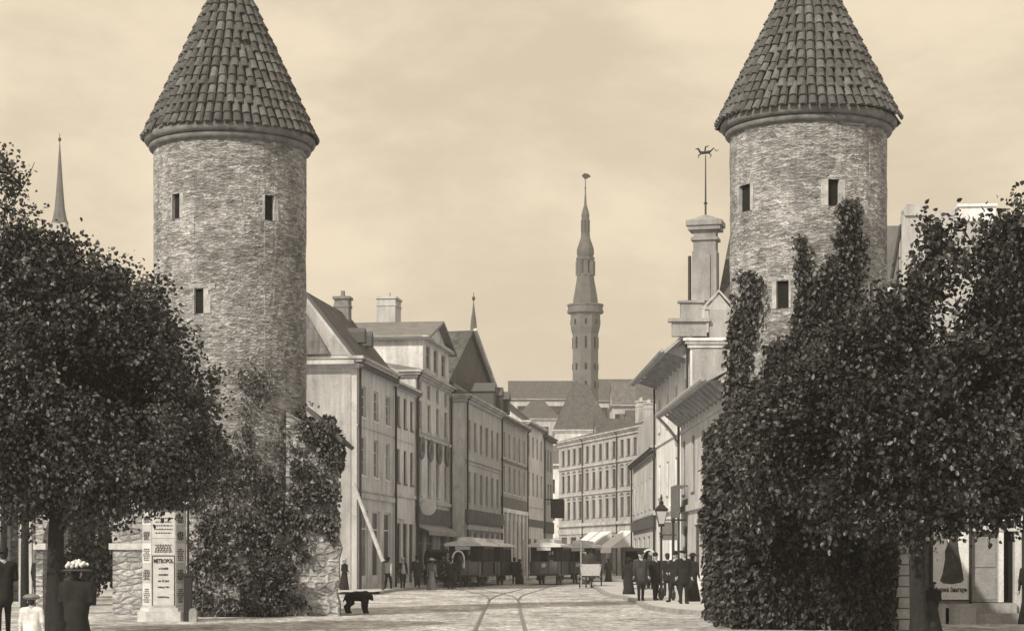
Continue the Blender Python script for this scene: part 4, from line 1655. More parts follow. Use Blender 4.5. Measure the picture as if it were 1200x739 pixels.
for x0, x1 in ((acx + ahw, prx), (plx, acx - ahw)):
    for yy in (ay, ay + 1.1):
        arch.face([(x0, yy, 0), (x1, yy, 0), (x1, yy, top), (x0, yy, top)], 0, [(x0, 0), (x1, 0), (x1, top), (x0, top)])
    for xx in (x0, x1):
        arch.face([(xx, ay, 0), (xx, ay + 1.1, 0), (xx, ay + 1.1, top), (xx, ay, top)], 0, [(0, 0), (1.1, 0), (1.1, top), (0, top)])
arch.face([(plx, ay, top), (prx, ay, top), (prx, ay + 1.1, top), (plx, ay + 1.1, top)], 0, [(0, 0), (2, 0), (2, 1), (0, 1)])
ga = empty('gate_arch', (0, 0, 0), 'pale stone footway arch beside the poster pillar, on the left of the left tower', 'arch')
arch.build('masonry', rubble('pale arch rubble', .37, 2.6, 6.0, .65, .3, .03, .4), ga)
for x0, x1 in ((acx + ahw - .10, prx + .06), (plx - .06, acx - ahw + .10)):
    b = MB()
    b.box(x0, x1, ay - .08, ay + 1.18, spring - .06, spring + .12)
    b.build('impost', M_pale, ga)

# low wall and dark wing further left
a, b_ = GX(-70, 76), GX(78, 77)
mbw = MB()
gw = empty('garden_wall', (0, 0, 0), 'high grey stone wall with shallow buttresses behind the tree trunks on the left', 'wall')
wl = dist(a, b_)
stone_block('masonry', None, [a, b_, (b_[0], b_[1] + .8), (a[0], a[1] + .8)], [4.2] * 4, gw)
b = MB()
b.box(a[0], b_[0], a[1] - .15, a[1] + 1.0, 4.203, 4.4)
for k in range(5):
    x = a[0] + wl * (k + .5) / 5
    b.box(x - .25, x + .25, a[1] - .22, a[1] + .3, 0, 3.9)
b.build('buttress', M_pl['stone'], gw)

# forward masonry of the right gate, mostly under ivy
bx0, bx1 = (862 - 600) / F * 46.0, (1068 - 600) / F * 45.0
abr = empty('gate_block', (0, 0, 0), 'projecting masonry block of the right gate showing a bare stone edge beside the tree trunk', 'wall')
stone_block('masonry', None, [(bx0, 46.2), (bx1, 45.0), (bx1, 54.0), (bx0 + .6, 54.5)], [4.6, 4.2, 5.6, 5.6], abr)
b = MB()
for k in range(16):
    w = .42 if k % 2 else .30
    b.box(bx1 - w, bx1 + .012, 44.95, 45.3, k * .25 + .012, k * .25 + .238)
b.build('quoin', M_pale, abr)


# ============================================================ IVY
def accept(C, polys, seed, bare=0.0, scale=14, edge=5.0):
    px, py = project(C)
    px = px + rng.normal(0, 3.2, len(px))
    py = py + rng.normal(0, 3.2, len(py))
    px = px + (vnoise(px, py, 9, seed) - .5) * 2 * edge
    py = py + (vnoise(px, py, 9, seed + 1) - .5) * 2 * edge
    ok = np.zeros(len(C), bool)
    for poly in polys:
        ok |= inpoly(px, py, poly)
    nz = .6 * vnoise(px, py, scale, seed + 2) + .4 * vnoise(px, py, scale * .4, seed + 3)
    return ok & (nz + rng.normal(0, .05, len(nz)) > bare)


def on_tower(n, X, Y, rad, z0, z1, thick):
    th = rng.uniform(-1.45, 1.45, n)
    z = rng.uniform(z0, z1, n)
    rr = np.array([rad(q) for q in z]) + .03 + thick * rng.random(n) ** 1.7
    C = np.stack([X + rr * np.sin(th), Y - rr * np.cos(th), z], 1)
    D = np.stack([np.sin(th) * .7, -np.cos(th) * .7, -np.ones(n) * .6], 1)
    return C, D


def on_quad(n, a, b, h, thick, zlow=0.0):
    u = rng.random(n)
    z = rng.uniform(zlow, h, n)
    a, b = np.array(a), np.array(b)
    d = (b - a) / np.linalg.norm(b - a)
    nn = np.array([d[1], -d[0]])
    off = .03 + thick * rng.random(n) ** 1.7
    xy = a + (b - a) * u[:, None] + nn * off[:, None]
    C = np.column_stack([xy, z])
    D = np.column_stack([np.tile(nn * .7, (n, 1)), -.6 * np.ones(n)])
    return C, D


def in_ellipsoid(n, c, rad, shell=0.45):
    d = rng.normal(0, 1, (n, 3))
    d /= np.linalg.norm(d, axis=1, keepdims=True)
    q = (shell + (1 - shell) * rng.random((n, 1)) ** .6)
    return np.array(c) + d * q * np.array(rad), d


# left ivy
polyL = [(221, 724), (224, 520), (236, 470), (262, 452), (288, 428), (300, 380), (306, 384), (308, 430), (322, 470), (340, 455), (352, 470), (372, 472),
         (404, 497), (414, 530), (408, 572), (398, 596), (392, 640), (372, 655), (360, 724)]
C1, D1 = on_tower(90000, XL, YL, radL, 0, 8.5, .24)
k = accept(C1, [polyL], 21, .60, 22, 7)
pp = project(C1)
k |= accept(C1, [[(228, 560), (270, 520), (310, 540), (335, 640), (345, 722), (224, 722)]], 25, .50, 16, 9)
k &= rng.random(len(C1)) < np.clip((pp[1] - 400) / 230, .28, 1.0)
k &= rng.random(len(C1)) < .5
C2, D2 = on_quad(14000, (ax0, 56.4), (ax1, 56.6), 5.6, .45)
k2 = accept(C2, [polyL], 31, .48, 16, 7)
pp = project(C2)
k2 &= ~((pp[0] > 352 + 14 * np.sin(pp[1] * .09)) & (pp[1] > 628 + 12 * np.sin(pp[0] * .23)))
C3, D3 = in_ellipsoid(5600, P(384, 528, 57.4), (.52, 1.0, 1.05), .2)
C3b, D3b = in_ellipsoid(2600, P(366, 492, 57.5), (.6, .9, .42), .2)
C4, D4 = in_ellipsoid(3600, P(255, 655, 55.9), (.75, .6, 1.6))
C5, D5 = in_ellipsoid(3000, P(315, 690, 55.4), (.9, .5, .95))
k3 = vnoise(*project(C3), 11, 8) + rng.normal(0, .06, len(C3)) > .36
C3, D3 = C3[k3], D3[k3]
k3 = vnoise(*project(C3b), 11, 9) + rng.normal(0, .06, len(C3b)) > .40
C3b, D3b = C3b[k3], D3b[k3]
keep4 = (vnoise(*project(C4), 12, 5) > .5)
keep5 = (vnoise(*project(C5), 12, 6) > .5)
CL = np.concatenate([C1[k], C2[k2], C3, C3b, C4[keep4], C5[keep5]])
DL = np.concatenate([D1[k], D2[k2], D3, D3b, D4[keep4], D5[keep5]])
g = CL[:, 2] > .02
iv = leaves_mesh('ivy', CL[g], DL[g], .115, M_leaf_ivyl)
tag(iv, 'ivy spreading in ragged patches over the foot of the left tower', 'ivy', kind='stuff')

# right ivy
polyR = [(846, 742), (832, 680), (818, 650), (822, 580), (834, 500), (846, 420), (856, 380), (866, 320), (890, 320), (888, 375), (874, 440), (884, 460), (898, 410),
         (928, 388), (936, 345), (936, 284), (944, 283), (948, 322), (962, 316), (980, 296), (986, 238), (1002, 238), (1008, 284), (1014, 312), (1008, 352), (1002, 366),
         (1034, 380), (1040, 400), (1070, 470), (1066, 600), (1050, 640), (1052, 742)]
C1, D1 = on_tower(64000, XR, YR, radR, 0, 12.6, .28)
k = accept(C1, [polyR], 41, .34, edge=6)
pp = project(C1)
k &= ~((pp[0] < 892) & (pp[1] < 470) & (rng.random(len(C1)) < .55))
C2, D2 = on_quad(38000, (bx0, 46.1), (bx1, 44.9), 4.9, .7)
k2 = accept(C2, [polyR], 51, .12, edge=4)
pp = project(C2)
k2 &= ~((pp[0] > 1050) & (pp[1] > 630))
C3, D3 = on_quad(9000, (bx0 + .5, 54.5), (bx0, 46.1), 5.0, .45)
C4, D4 = in_ellipsoid(15000, P(905, 520, 50.5), (1.45, 2.5, 1.75))
C4b, D4b = in_ellipsoid(9000, P(985, 480, 50.5), (1.7, 2.5, 1.9))
C5, D5 = in_ellipsoid(4200, P(846, 600, 47.5), (.55, 1.0, 1.3))
C6, D6 = in_ellipsoid(13000, P(915, 640, 45.2), (1.1, .6, 1.9))
C7, D7 = in_ellipsoid(13000, P(1000, 640, 44.6), (1.05, .6, 2.0))
Ce = np.concatenate([C4, C4b, C5, C6, C7])
De = np.concatenate([D4, D4b, D5, D6, D7])
ke = vnoise(*project(Ce), 11, 7) > .2
Ce, De = Ce[ke], De[ke]
CR = np.concatenate([C1[k], C2[k2], C3, Ce])
DR = np.concatenate([D1[k], D2[k2], D3, De])
g = CR[:, 2] > .02
# keep the slit windows free
pr = project(CR)
g &= ~((np.abs(pr[0] - 917) < 8) & (pr[1] > 322) & (pr[1] < 366) & (CR[:, 1] > 52))
iv = leaves_mesh('ivy', CR[g], DR[g], .13, M_leaf_ivy)
tag(iv, 'dense dark ivy climbing the right tower and burying its forward block', 'ivy', kind='stuff')


# ============================================================ TREES
def tree(name, label, trunk, limbs, crowns, leaf, m, per=26, seed=1, group=None, twigs=True, clumpr=.42, shell=.35):
    """trunk: [(x,y,z,r)...]; limbs: list of such lists; crowns: (centre, radii, clumps)"""
    global rng
    rng = np.random.default_rng(seed)
    base = trunk[0][:3]
    root = empty(name, (base[0], base[1], 0), label, 'tree', 0, group)
    off = np.array([base[0], base[1], 0])
    b = MB()
    b.tube([np.array(p[:3]) - off for p in trunk], [p[3] for p in trunk], 12)
    for lb in limbs:
        b.tube([np.array(p[:3]) - off for p in lb], [p[3] for p in lb], 7)
    cs, ds = [], []
    for c, rd, n in crowns:
        q, d = in_ellipsoid(n, c, rd, shell)
        far = np.where(rng.random((n, 1)) < .2, rng.uniform(1.02, 1.36, (n, 1)), 1.0)
        q = np.array(c) + (q - np.array(c)) * far
        cs.append(q)
        ds.append(d)
    cs, ds = np.concatenate(cs), np.concatenate(ds)
    nz3 = .5 * vnoise(cs[:, 0] * 1.0 + 40, cs[:, 2] + cs[:, 1] * .4, .75, seed + 60) + .5 * vnoise(cs[:, 1] + 20, cs[:, 2] + cs[:, 0] * .3, .6, seed + 61)
    keep = nz3 > .43
    cs, ds = cs[keep], ds[keep]
    if twigs:      # a twig into every few clumps
        ends = [np.array(lb[-1][:3]) for lb in limbs] + [np.array(lb[len(lb) // 2][:3]) for lb in limbs]
        for i in range(0, len(cs), 7):
            e = min(ends, key=lambda q: np.linalg.norm(q - cs[i]))
            mid = (e + cs[i]) / 2 + np.array([0, 0, .15])
            b.tube([e - off, mid - off, cs[i] - off], [.03, .018, .006], 4, caps=False)
    b.build('trunk', M_bark, root, smooth=True)
    n = len(cs)
    # every clump is a drooping spray of leaves
    ax = ds + rng.normal(0, .6, (n, 3))
    ax[:, 2] -= .25
    ax /= np.linalg.norm(ax, axis=1, keepdims=True)
    t = rng.uniform(-1, 1, (n, per, 1)) * clumpr
    pos = cs[:, None, :] + ax[:, None, :] * t + rng.normal(0, clumpr * .36, (n, per, 3))
    pos[:, :, 2] -= (t[:, :, 0] ** 2) * .35
    C = pos.reshape(-1, 3)
    D = np.repeat(ax, per, axis=0)
    k = C[:, 2] > .3
    o = leaves_mesh('crown', C[k] - off, D[k], leaf, m, root)
    return root


def ell(px, py, Y, rx, rz, ry, n):
    s = Y / F
    return (tuple(P(px, py, Y)), (rx * s, ry, rz * s), n)


def limb(px0, py0, px1, py1, Y, r0, r1, dy=0.0, k=4):
    out = []
    for i in range(k + 1):
        t = i / k
        p = P(px0 + (px1 - px0) * t + math.sin(t * 3) * 4, py0 + (py1 - py0) * t, Y + dy * t)
        out.append((*p, r0 + (r1 - r0) * t))
    return out


def trk(pts, Y):
    return [(*P(px, py, Y), r) for px, py, r in pts]


# big left tree
YT = 42.0
t0 = G(64, 744)
trunk = [(P(64, 744, YT).x, YT, 0.0, .24)] + trk([(64, 700, .19), (66, 620, .17), (70, 560, .15), (76, 500, .12)], YT)
tree('linden_tree', 'big leafy tree with a straight bare trunk, standing before the left tower', trunk,
     [limb(67, 590, 20, 450, YT, .10, .03, -.6), limb(70, 560, 140, 440, YT, .11, .03, .3), limb(74, 520, 90, 360, YT, .09, .02, .2),
      limb(68, 600, 170, 520, YT, .09, .02, .7), limb(72, 540, 40, 330, YT, .08, .02, 1.0), limb(40, 400, 5, 250, YT, .04, .01, -1.0),
      limb(5, 250, 40, 190, YT - 1, .02, .006, -.4), limb(66, 610, -40, 520, YT, .09, .02, .5)],
     [ell(55, 510, YT, 130, 88, 2.2, 420), ell(150, 500, YT + .3, 95, 105, 2.0, 420), ell(60, 400, YT, 95, 115, 1.9, 420), ell(150, 405, YT, 50, 80, 1.5, 140),
      ell(10, 325, YT, 55, 62, 1.5, 90), ell(-30, 480, YT, 80, 130, 2.0, 160), ell(205, 520, YT + .5, 45, 68, 1.2, 80),
      ell(55, 325, YT, 40, 45, .9, 60), ell(130, 335, YT, 22, 22, .6, 22), ell(185, 420, YT, 28, 50, .8, 34), ell(95, 552, YT, 130, 34, 1.8, 240),
      ell(8, 250, YT - 1, 30, 32, .6, 30), ell(28, 214, YT - 1.2, 26, 30, .5, 26), ell(46, 188, YT - 1.3, 14, 14, .25, 14), ell(38, 172, YT - 1.3, 8, 8, .2, 4), ell(66, 280, YT, 14, 16, .4, 6), ell(12, 285, YT - .6, 30, 20, .6, 16),
      ell(100, 290, YT, 9, 12, .3, 4), ell(-5, 200, YT - 1.2, 14, 20, .3, 8)],
     .092, M_leaf_left, 72, 5)

# big right tree
YT = 41.0
trunk = [(P(1077, 746, YT).x, YT, 0.0, .23)] + trk([(1076, 725, .175), (1074, 650, .16), (1072, 600, .16), (1072, 540, .13), (1080, 460, .10)], YT)
tree('linden_tree', 'big leafy tree with a thick dark trunk, overhanging the shop doorway', trunk,
     [limb(1072, 600, 960, 500, YT, .10, .02, .5), limb(1072, 560, 1010, 400, YT, .09, .02, .3), limb(1074, 540, 1150, 380, YT, .10, .02, .2),
      limb(1076, 480, 1090, 300, YT, .07, .015, .2), limb(1074, 600, 1190, 540, YT, .09, .02, .4), limb(1072, 590, 910, 560, YT, .07, .015, 1.0),
      limb(1150, 380, 1200, 240, YT, .04, .01, .2), limb(1090, 300, 1120, 270, YT, .02, .006)],
     [ell(1110, 485, YT, 110, 98, 2.2, 400), ell(1180, 425, YT, 66, 105, 1.9, 280), ell(1010, 470, YT + .4, 80, 85, 1.8, 270), ell(1190, 520, YT, 70, 90, 1.8, 200),
      ell(1040, 395, YT, 42, 45, 1.1, 34), ell(930, 500, YT + .8, 62, 70, 1.3, 140), ell(1010, 570, YT + .6, 90, 55, 1.5, 160), ell(1100, 575, YT, 95, 42, 1.6, 230),
      ell(1115, 318, YT, 38, 45, .8, 15), ell(1082, 330, YT, 16, 32, .45, 10), ell(1160, 312, YT, 40, 45, 1.0, 26), ell(1195, 275, YT, 22, 42, .7, 30),
      ell(1060, 360, YT, 20, 20, .5, 12), ell(1100, 275, YT, 20, 18, .4, 9), ell(1225, 380, YT, 50, 130, 1.5, 120), ell(890, 560, YT + 2.5, 40, 60, .8, 50)],
     .108, M_leaf_near, 66, 6)

# slim trees behind the left one
for lab, px, Y, foot, tl_ in (('slim young tree with a dark bare stem, second from the left edge', 29, 60, 717, 440),
                              ('slim young tree with a dark bare stem cut by the left edge', 4, 66, 711, 430)):
    tree('young_tree', lab, [(*P(px, foot, Y), .14)] + trk([(px, 640, .12), (px + 2, 560, .10), (px + 3, tl_, .05)], Y),
         [limb(px + 1, 590, px + 30, 480, Y, .05, .01), limb(px + 1, 570, px - 30, 470, Y, .05, .01)],
         [ell(px, 510, Y, 60, 75, 1.5, 130)], .16, M_leaf_far, 24, int(px) + 9, twigs=False)
# garden trees seen through the arch
for lab, px, Y, h in (('leafy garden tree seen through the stone arch', 108, 70, 5.5), ('bushy garden tree just left of the stone arch', 88, 84, 6.0)):
    p = GX(px, Y)
    tree('garden_tree', lab, [(p[0], Y, 0, .14), (p[0] + .1, Y, 1.2, .11), (p[0], Y, 3.0, .07)],
         [[(p[0], Y, 1.5, .05), (p[0] - .8, Y, 3.2, .015)], [(p[0], Y, 1.8, .05), (p[0] + .9, Y, 3.4, .015)]],
         [((p[0], Y, 2.9), (1.7, 1.4, 2.0), 190), ((p[0], Y, 1.4), (1.3, 1.1, .8), 60)], .16, M_leaf_far, 24, int(px), twigs=False)

# ============================================================ FIGURES
def surfnet(prims, res, pad=.04):
    """prims: (a, b, ra, rb, k, mat) round cones; returns verts, quads, material per quad"""
    lo = np.min([np.minimum(np.array(p[0]) - p[2], np.array(p[1]) - p[3]) for p in prims], 0) - pad
    hi = np.max([np.maximum(np.array(p[0]) + p[2], np.array(p[1]) + p[3]) for p in prims], 0) + pad
    nn = np.ceil((hi - lo) / res).astype(int) + 1
    ax = [lo[i] + res * np.arange(nn[i]) for i in range(3)]
    X, Y, Z = np.meshgrid(*ax, indexing='ij')
    Pn = np.stack([X, Y, Z], -1)

    def sd(P, p):
        a, b = np.array(p[0], float), np.array(p[1], float)
        ba = b - a
        l2 = max(ba @ ba, 1e-9)
        t = np.clip(((P - a) @ ba) / l2, 0, 1)
        q = P - a - t[..., None] * ba
        return np.sqrt((q ** 2).sum(-1)) - (p[2] + (p[3] - p[2]) * t)
    D = None
    for p in prims:
        d = sd(Pn, p)
        if D is None:
            D = d
        else:
            k = p[4]
            h = np.clip(.5 + .5 * (D - d) / k, 0, 1)
            D = D * (1 - h) + d * h - k * h * (1 - h)
    S = D < 0
    nx, ny, nz = D.shape
    acc = np.zeros((nx - 1, ny - 1, nz - 1, 3))
    cnt = np.zeros((nx - 1, ny - 1, nz - 1))
    corners = [(i, j, k) for i in (0, 1) for j in (0, 1) for k in (0, 1)]
    sl = lambda A, c: A[c[0]:nx - 1 + c[0], c[1]:ny - 1 + c[1], c[2]:nz - 1 + c[2]]
    for c in corners:
        for axis in range(3):
            if c[axis]:
                continue
            e = list(c)
            e[axis] = 1
            a, b = sl(D, c), sl(D, e)
            cross = (a < 0) != (b < 0)
            t = np.where(cross, a / np.where(a == b, 1, a - b), 0)
            pos = np.array(c, float) + np.zeros(a.shape + (3,))
            pos[..., axis] = c[axis] + t
            acc += pos * cross[..., None]
            cnt += cross
    act = cnt > 0
    idx = -np.ones(act.shape, int)
    idx[act] = np.arange(act.sum())
    base = np.argwhere(act)
    V = lo + (base + acc[act] / cnt[act][:, None]) * res
    Q = []
    for axis in range(3):
        o1, o2 = [(1, 2), (2, 0), (0, 1)][axis]
        s0 = [slice(None)] * 3
        s1 = [slice(None)] * 3
        s0[axis] = slice(0, -1)
        s1[axis] = slice(1, None)
        cr = S[tuple(s0)] != S[tuple(s1)]
        e = np.argwhere(cr)
        e = e[(e[:, o1] > 0) & (e[:, o2] > 0) & (e[:, o1] < D.shape[o1] - 1) & (e[:, o2] < D.shape[o2] - 1)]
        ins = S[tuple(e.T)]
        ids = []
        for (d1, d2) in ((-1, -1), (0, -1), (0, 0), (-1, 0)):
            q = e.copy()
            q[:, o1] += d1
            q[:, o2] += d2
            ids.append(idx[tuple(q.T)])
        q = np.stack(ids, 1)
        q[~ins] = q[~ins][:, ::-1]
        Q.append(q)
    Q = np.concatenate(Q)
    Q = Q[(Q >= 0).all(1)]
    cen = V[Q].mean(1)
    dm = np.stack([sd(cen, p) for p in prims], 1)
    mats = np.array([p[5] for p in prims])[dm.argmin(1)]
    return V, Q, mats


def body(name, prims, res, mats, parent, extra=None):
    V, Q, mi = surfnet(prims, res)
    o = mesh_np(name, V, Q, mats, parent, True)
    o.data.polygons.foreach_set('material_index', mi.astype(np.int32))
    if extra is not None and extra.f:
        me = extra_mesh = bpy.data.meshes.new('tmp')
        n0 = len(V)
        allv = [tuple(v) for v in V] + extra.v
        allf = [tuple(int(k) for k in q) for q in Q] + [tuple(k + n0 for k in f) for f in extra.f]
        allm = list(mi.astype(int)) + extra.m
        me.from_pydata(allv, [], allf)
        for m in mats:
            me.materials.append(m)
        me.polygons.foreach_set('material_index', [int(q) for q in allm])
        me.polygons.foreach_set('use_smooth', [True] * len(allf))
        me.name = name
        old = o.data
        o.data = me
        bpy.data.meshes.remove(old)
    return o


CL = {k: mat('cloth ' + k, v, .95, .3, 6, .01, 20) for k, v in
      dict(black=.018, dark=.032, brown=.05, grey=.11, mid=.18, pale=.42, white=.70).items()}
M_skin = mat('skin', .36, .6, .08, 8)
M_hair = mat('hair', .025, .8, .2, 20)
M_eye = mat('eye', .02, .3, .05)
M_straw = mat('straw hat', .55, .9, .15, 20)


def person(label, loc, face=0.0, H=1.72, top='dark', bottom='dark', dress=None, hat=None, hatm='dark', stride=.0, arms='down', res=.03,
           coat=True, lean=0.0, bulk=1.0, group=None, apron=None, cap_h=None, hands=True):
    """face: rotation about z; 0 = facing the camera. local -y is forward"""
    s = H / 1.72
    root = empty('person', (loc[0], loc[1], loc[2] if len(loc) > 2 else 0), label, 'person', face, group)
    T, B_, SK, HR = 0, 1, 2, 3
    mats = [CL[top], CL[bottom], M_skin, M_hair, CL[apron] if apron else CL[top], M_eye, CL['black']]
    L_ = lean
    pr = []

    def add(a, b, ra, rb, k=.03, m=0):
        f = lambda p: (p[0] * s, (p[1] - L_ * max(0, p[2] - .9)) * s, p[2] * s)
        pr.append((f(a), f(b), ra * s, rb * s, k * s, m))
    w = bulk
    # trunk: two columns give a broad flat chest
    for sx in (-1, 1):
        add((sx * .075, 0, .98), (sx * .085 * w, 0, 1.33), .105 * w, .108 * w, .08, T)
    add((-.13 * w, .01, 1.40), (.13 * w, .01, 1.40), .065, .065, .09, T)
    add((0, .01, 1.36), (0, 0, 1.52), .07, .052, .05, SK if not dress else T)
    # head
    add((0, .012, 1.615), (0, -.002, 1.60), .092, .088, .03, SK)
    add((0, -.03, 1.565), (0, -.045, 1.55), .055, .045, .03, SK)     # jaw
    add((0, -.095, 1.605), (0, -.108, 1.585), .010, .016, .015, SK)   # nose
    for sx in (-1, 1):
        add((sx * .092, .012, 1.60), (sx * .094, .016, 1.585), .018, .014, .01, SK)   # ears
    add((0, .03, 1.645), (0, .045, 1.60), .088, .08, .015, HR)
    # legs or dress
    if dress:
        mats[1] = CL[dress]
        add((0, 0, .98), (0, .01, .06), .125 * w, .25 * w, .06, B_)
        add((-.07, -.02, .6), (-.16 * w, -.05, .05), .10, .13, .06, B_)
        add((.08, .03, .6), (.17 * w, .06, .05), .10, .13, .06, B_)
        add((.0, .06, .95), (.0, .13, .3), .12 * w, .2 * w, .06, B_)
    else:
        for sx, st_ in ((-1, stride), (1, -stride)):
            hip, kn, an = (sx * .085, 0, .93), (sx * .095, -st_ * .5 - .02, .50), (sx * .10, -st_ + .02, .09)
            add(hip, kn, .095, .068, .04, B_)
            add(kn, an, .066, .050, .03, B_)
            add((sx * .10, -st_ + .03, .045), (sx * .115, -st_ - .14, .035), .045, .036, .02, 6)
        if coat:
            add((0, 0, 1.0), (0, .01, .74), .145 * w, .165 * w, .06, T)
            add((-.06, -.01, .95), (-.08, -.01, .70), .10, .11, .05, T)
            add((.06, -.01, .95), (.08, -.01, .70), .10, .11, .05, T)
    if apron:
        add((0, -.07, 1.30), (0, -.10, .95), .085, .10, .02, 4)
    # arms
    ex = MB()
    poses = {'down': [((.235, .02, 1.13), (.255, -.04, .88))] * 2, 'front': [((.235, .02, 1.13), (.10, -.20, 1.05))] * 2,
             'hip': [((.30, .06, 1.15), (.20, -.06, .98)), ((.235, .02, 1.13), (.255, -.05, .88))],
             'carry': [((.235, .0, 1.13), (.24, -.22, 1.10)), ((.235, .02, 1.13), (.26, -.04, .88))],
             'back': [((.25, .08, 1.14), (.10, .17, .98))] * 2, 'swing': [((.24, .10, 1.14), (.25, .12, .90)), ((.24, -.04, 1.13), (.24, -.16, .90))]}[arms]
    for sx, (el, ha) in zip((-1, 1), poses):
        sh = (sx * .185 * w, .01, 1.40)
        el = (sx * el[0] * (w * .5 + .5), el[1], el[2])
        ha = (sx * ha[0] * (w * .5 + .5), ha[1], ha[2])
        add(sh, el, .066, .050, .04, T)
        add(el, ha, .049, .036, .03, T)
        d = Vector(ha) - Vector(el)
        d.normalize()
        p0 = Vector(ha) + d * .02
        p1 = Vector(ha) + d * .085
        add(p0, p1, .032, .036, .02, SK)
        if hands:          # four curled fingers and a thumb, rooted in the palm
            side = d.cross(Vector((1, 0, 0)))
            side.normalize()
            nrm = d.cross(side) * sx
            f = lambda p: (p[0] * s, (p[1] - L_ * max(0, p[2] - .9)) * s, p[2] * s)
            for q, ln in enumerate((.065, .078, .072, .055)):
                o_ = side * ((q - 1.5) * .019)
                a = p1 - d * .01 + o_
                ex.tube([f(a), f(a + d * ln * .5 - nrm * .012), f(a + d * ln * .85 - nrm * .034)], [.0095 * s, .009 * s, .007 * s], 5, SK)
            a = p0 - side * .028
            ex.tube([f(a), f(a - side * .022 + d * .03), f(a - side * .016 + d * .062)], [.011 * s, .010 * s, .008 * s], 5, SK)
    for sx in (-1, 1):     # eyes, mouth
        c = (sx * .034 * s, (-.083 - L_ * .72) * s, 1.612 * s)
        ex.lathe([(.001, -.009 * s), (.011 * s, 0), (.001, .009 * s)], 6, c, 5, caps=False)
    ex.box(-.022 * s, .022 * s, (-.099 - L_ * .66) * s, (-.085 - L_ * .66) * s, 1.546 * s, 1.552 * s, 5)
    body('body', pr, res * s, mats, root, ex)
    hy = -L_ * .75
    if hat:
        b = MB()
        hm = M_straw if hatm == 'straw' else CL[hatm]
        if hat == 'bowler':
            b.lathe([(.145, 1.655), (.15, 1.662), (.10, 1.668), (.102, 1.70), (.095, 1.745), (.06, 1.775), (.005, 1.783)], 14)
        elif hat == 'flat':
            b.lathe([(.10, 1.655), (.13, 1.68), (.135, 1.71), (.09, 1.735), (.005, 1.742)], 14, squash=1.1)
            b.prismz([(-.075, -.09), (.075, -.09), (.06, -.165), (-.06, -.165)], 1.655, 1.668)
        elif hat == 'boater':
            b.lathe([(.165, 1.665), (.165, 1.675), (.095, 1.678), (.093, 1.755), (.002, 1.758)], 16)
        elif hat == 'wide':
            b.lathe([(.27, 1.668), (.275, 1.68), (.13, 1.70), (.12, 1.75), (.07, 1.79), (.003, 1.80)], 18)
        elif hat == 'top':
            b.lathe([(.155, 1.655), (.158, 1.665), (.098, 1.67), (.094, 1.80), (.098, 1.835), (.003, 1.838)], 14)
        b.v = [(x * s, (y + hy + .012) * s, z * s) for x, y, z in b.v]
        b.build('hat', hm, root, True)
    return root


z_p = .12
# ---- foreground, left
q = (4 - 600) / F * 42.6
person('man in a dark coat and flat hat, cut by the left edge', (q, 42.6), R(200), 1.84, 'black', 'black', hat='boater', hatm='dark', arms='front', res=.022, bulk=1.12, stride=.1)
person('man in a dark coat standing between the tree trunks before the grey wall', (*G(45, 710)[:2], 0), R(160), 1.78, 'black', 'dark', hat='bowler', hatm='black', arms='hip')
q = (37 - 600) / F * 29
ch = person('child in a large pale cap and white blouse walking low at the bottom left', (q, 29.0), R(185), 1.06, 'white', 'grey', arms='down', res=.022, bulk=1.15)
b = MB()
s_ = 1.06 / 1.72
b.lathe([(.10, 1.64), (.20, 1.685), (.215, 1.71), (.17, 1.76), (.08, 1.79), (.004, 1.797)], 16)
b.prismz([(-.09, -.10), (.09, -.10), (.075, -.2), (-.075, -.2)], 1.645, 1.66)
b.v = [(x * s_, y * s_, z * s_) for x, y, z in b.v]
b.build('cap', CL['mid'], ch, True)
q = (90 - 600) / F * 29.6
wo_ = person('woman in a broad dark cape and a pale flowered hat, beside the left tree trunk', (q, 29.6), R(170), 1.50, 'black', 'black', dress='black', res=.022, bulk=1.35, arms='front')
b = MB()
s_ = 1.50 / 1.72
b.lathe([(.27, 1.64), (.285, 1.655), (.14, 1.69), (.12, 1.74), (.004, 1.76)], 18)
b.build('hat_brim', CL['brown'], wo_, True)
for c in list(wo_.children):
    if c.name.startswith('hat_brim'):
        c.scale = (s_, s_, s_)
b = MB()
r9 = np.random.default_rng(4)
for i in range(46):
    t = r9.uniform(0, 2 * PI)
    rr_ = r9.uniform(.02, .2)
    c = Vector((rr_ * math.cos(t), rr_ * math.sin(t), 1.73 + .07 * (1 - rr_ / .2) + r9.uniform(-.02, .03))) * s_
    e = r9.uniform(.022, .04)
    b.lathe([(.002, -e), (e * .9, -e * .3), (e, e * .3), (.3 * e, e)], 6, c)
b.build('flowers', mat('hat flowers', .6, .9, .3, 30), wo_, True)
# ---- by the tree at the right
person('small figure in dark clothes standing close behind the right tree trunk', ((1093 - 600) / F * 43.0, 43.0), R(150), 1.12, 'black', 'black', dress='dark', hat='flat', hatm='black', arms='front', bulk=1.25)

# ---- left of the street
def gp(px, py, z=0.0):
    g_ = G(px, py, z)
    return (g_.x, g_.y, z)


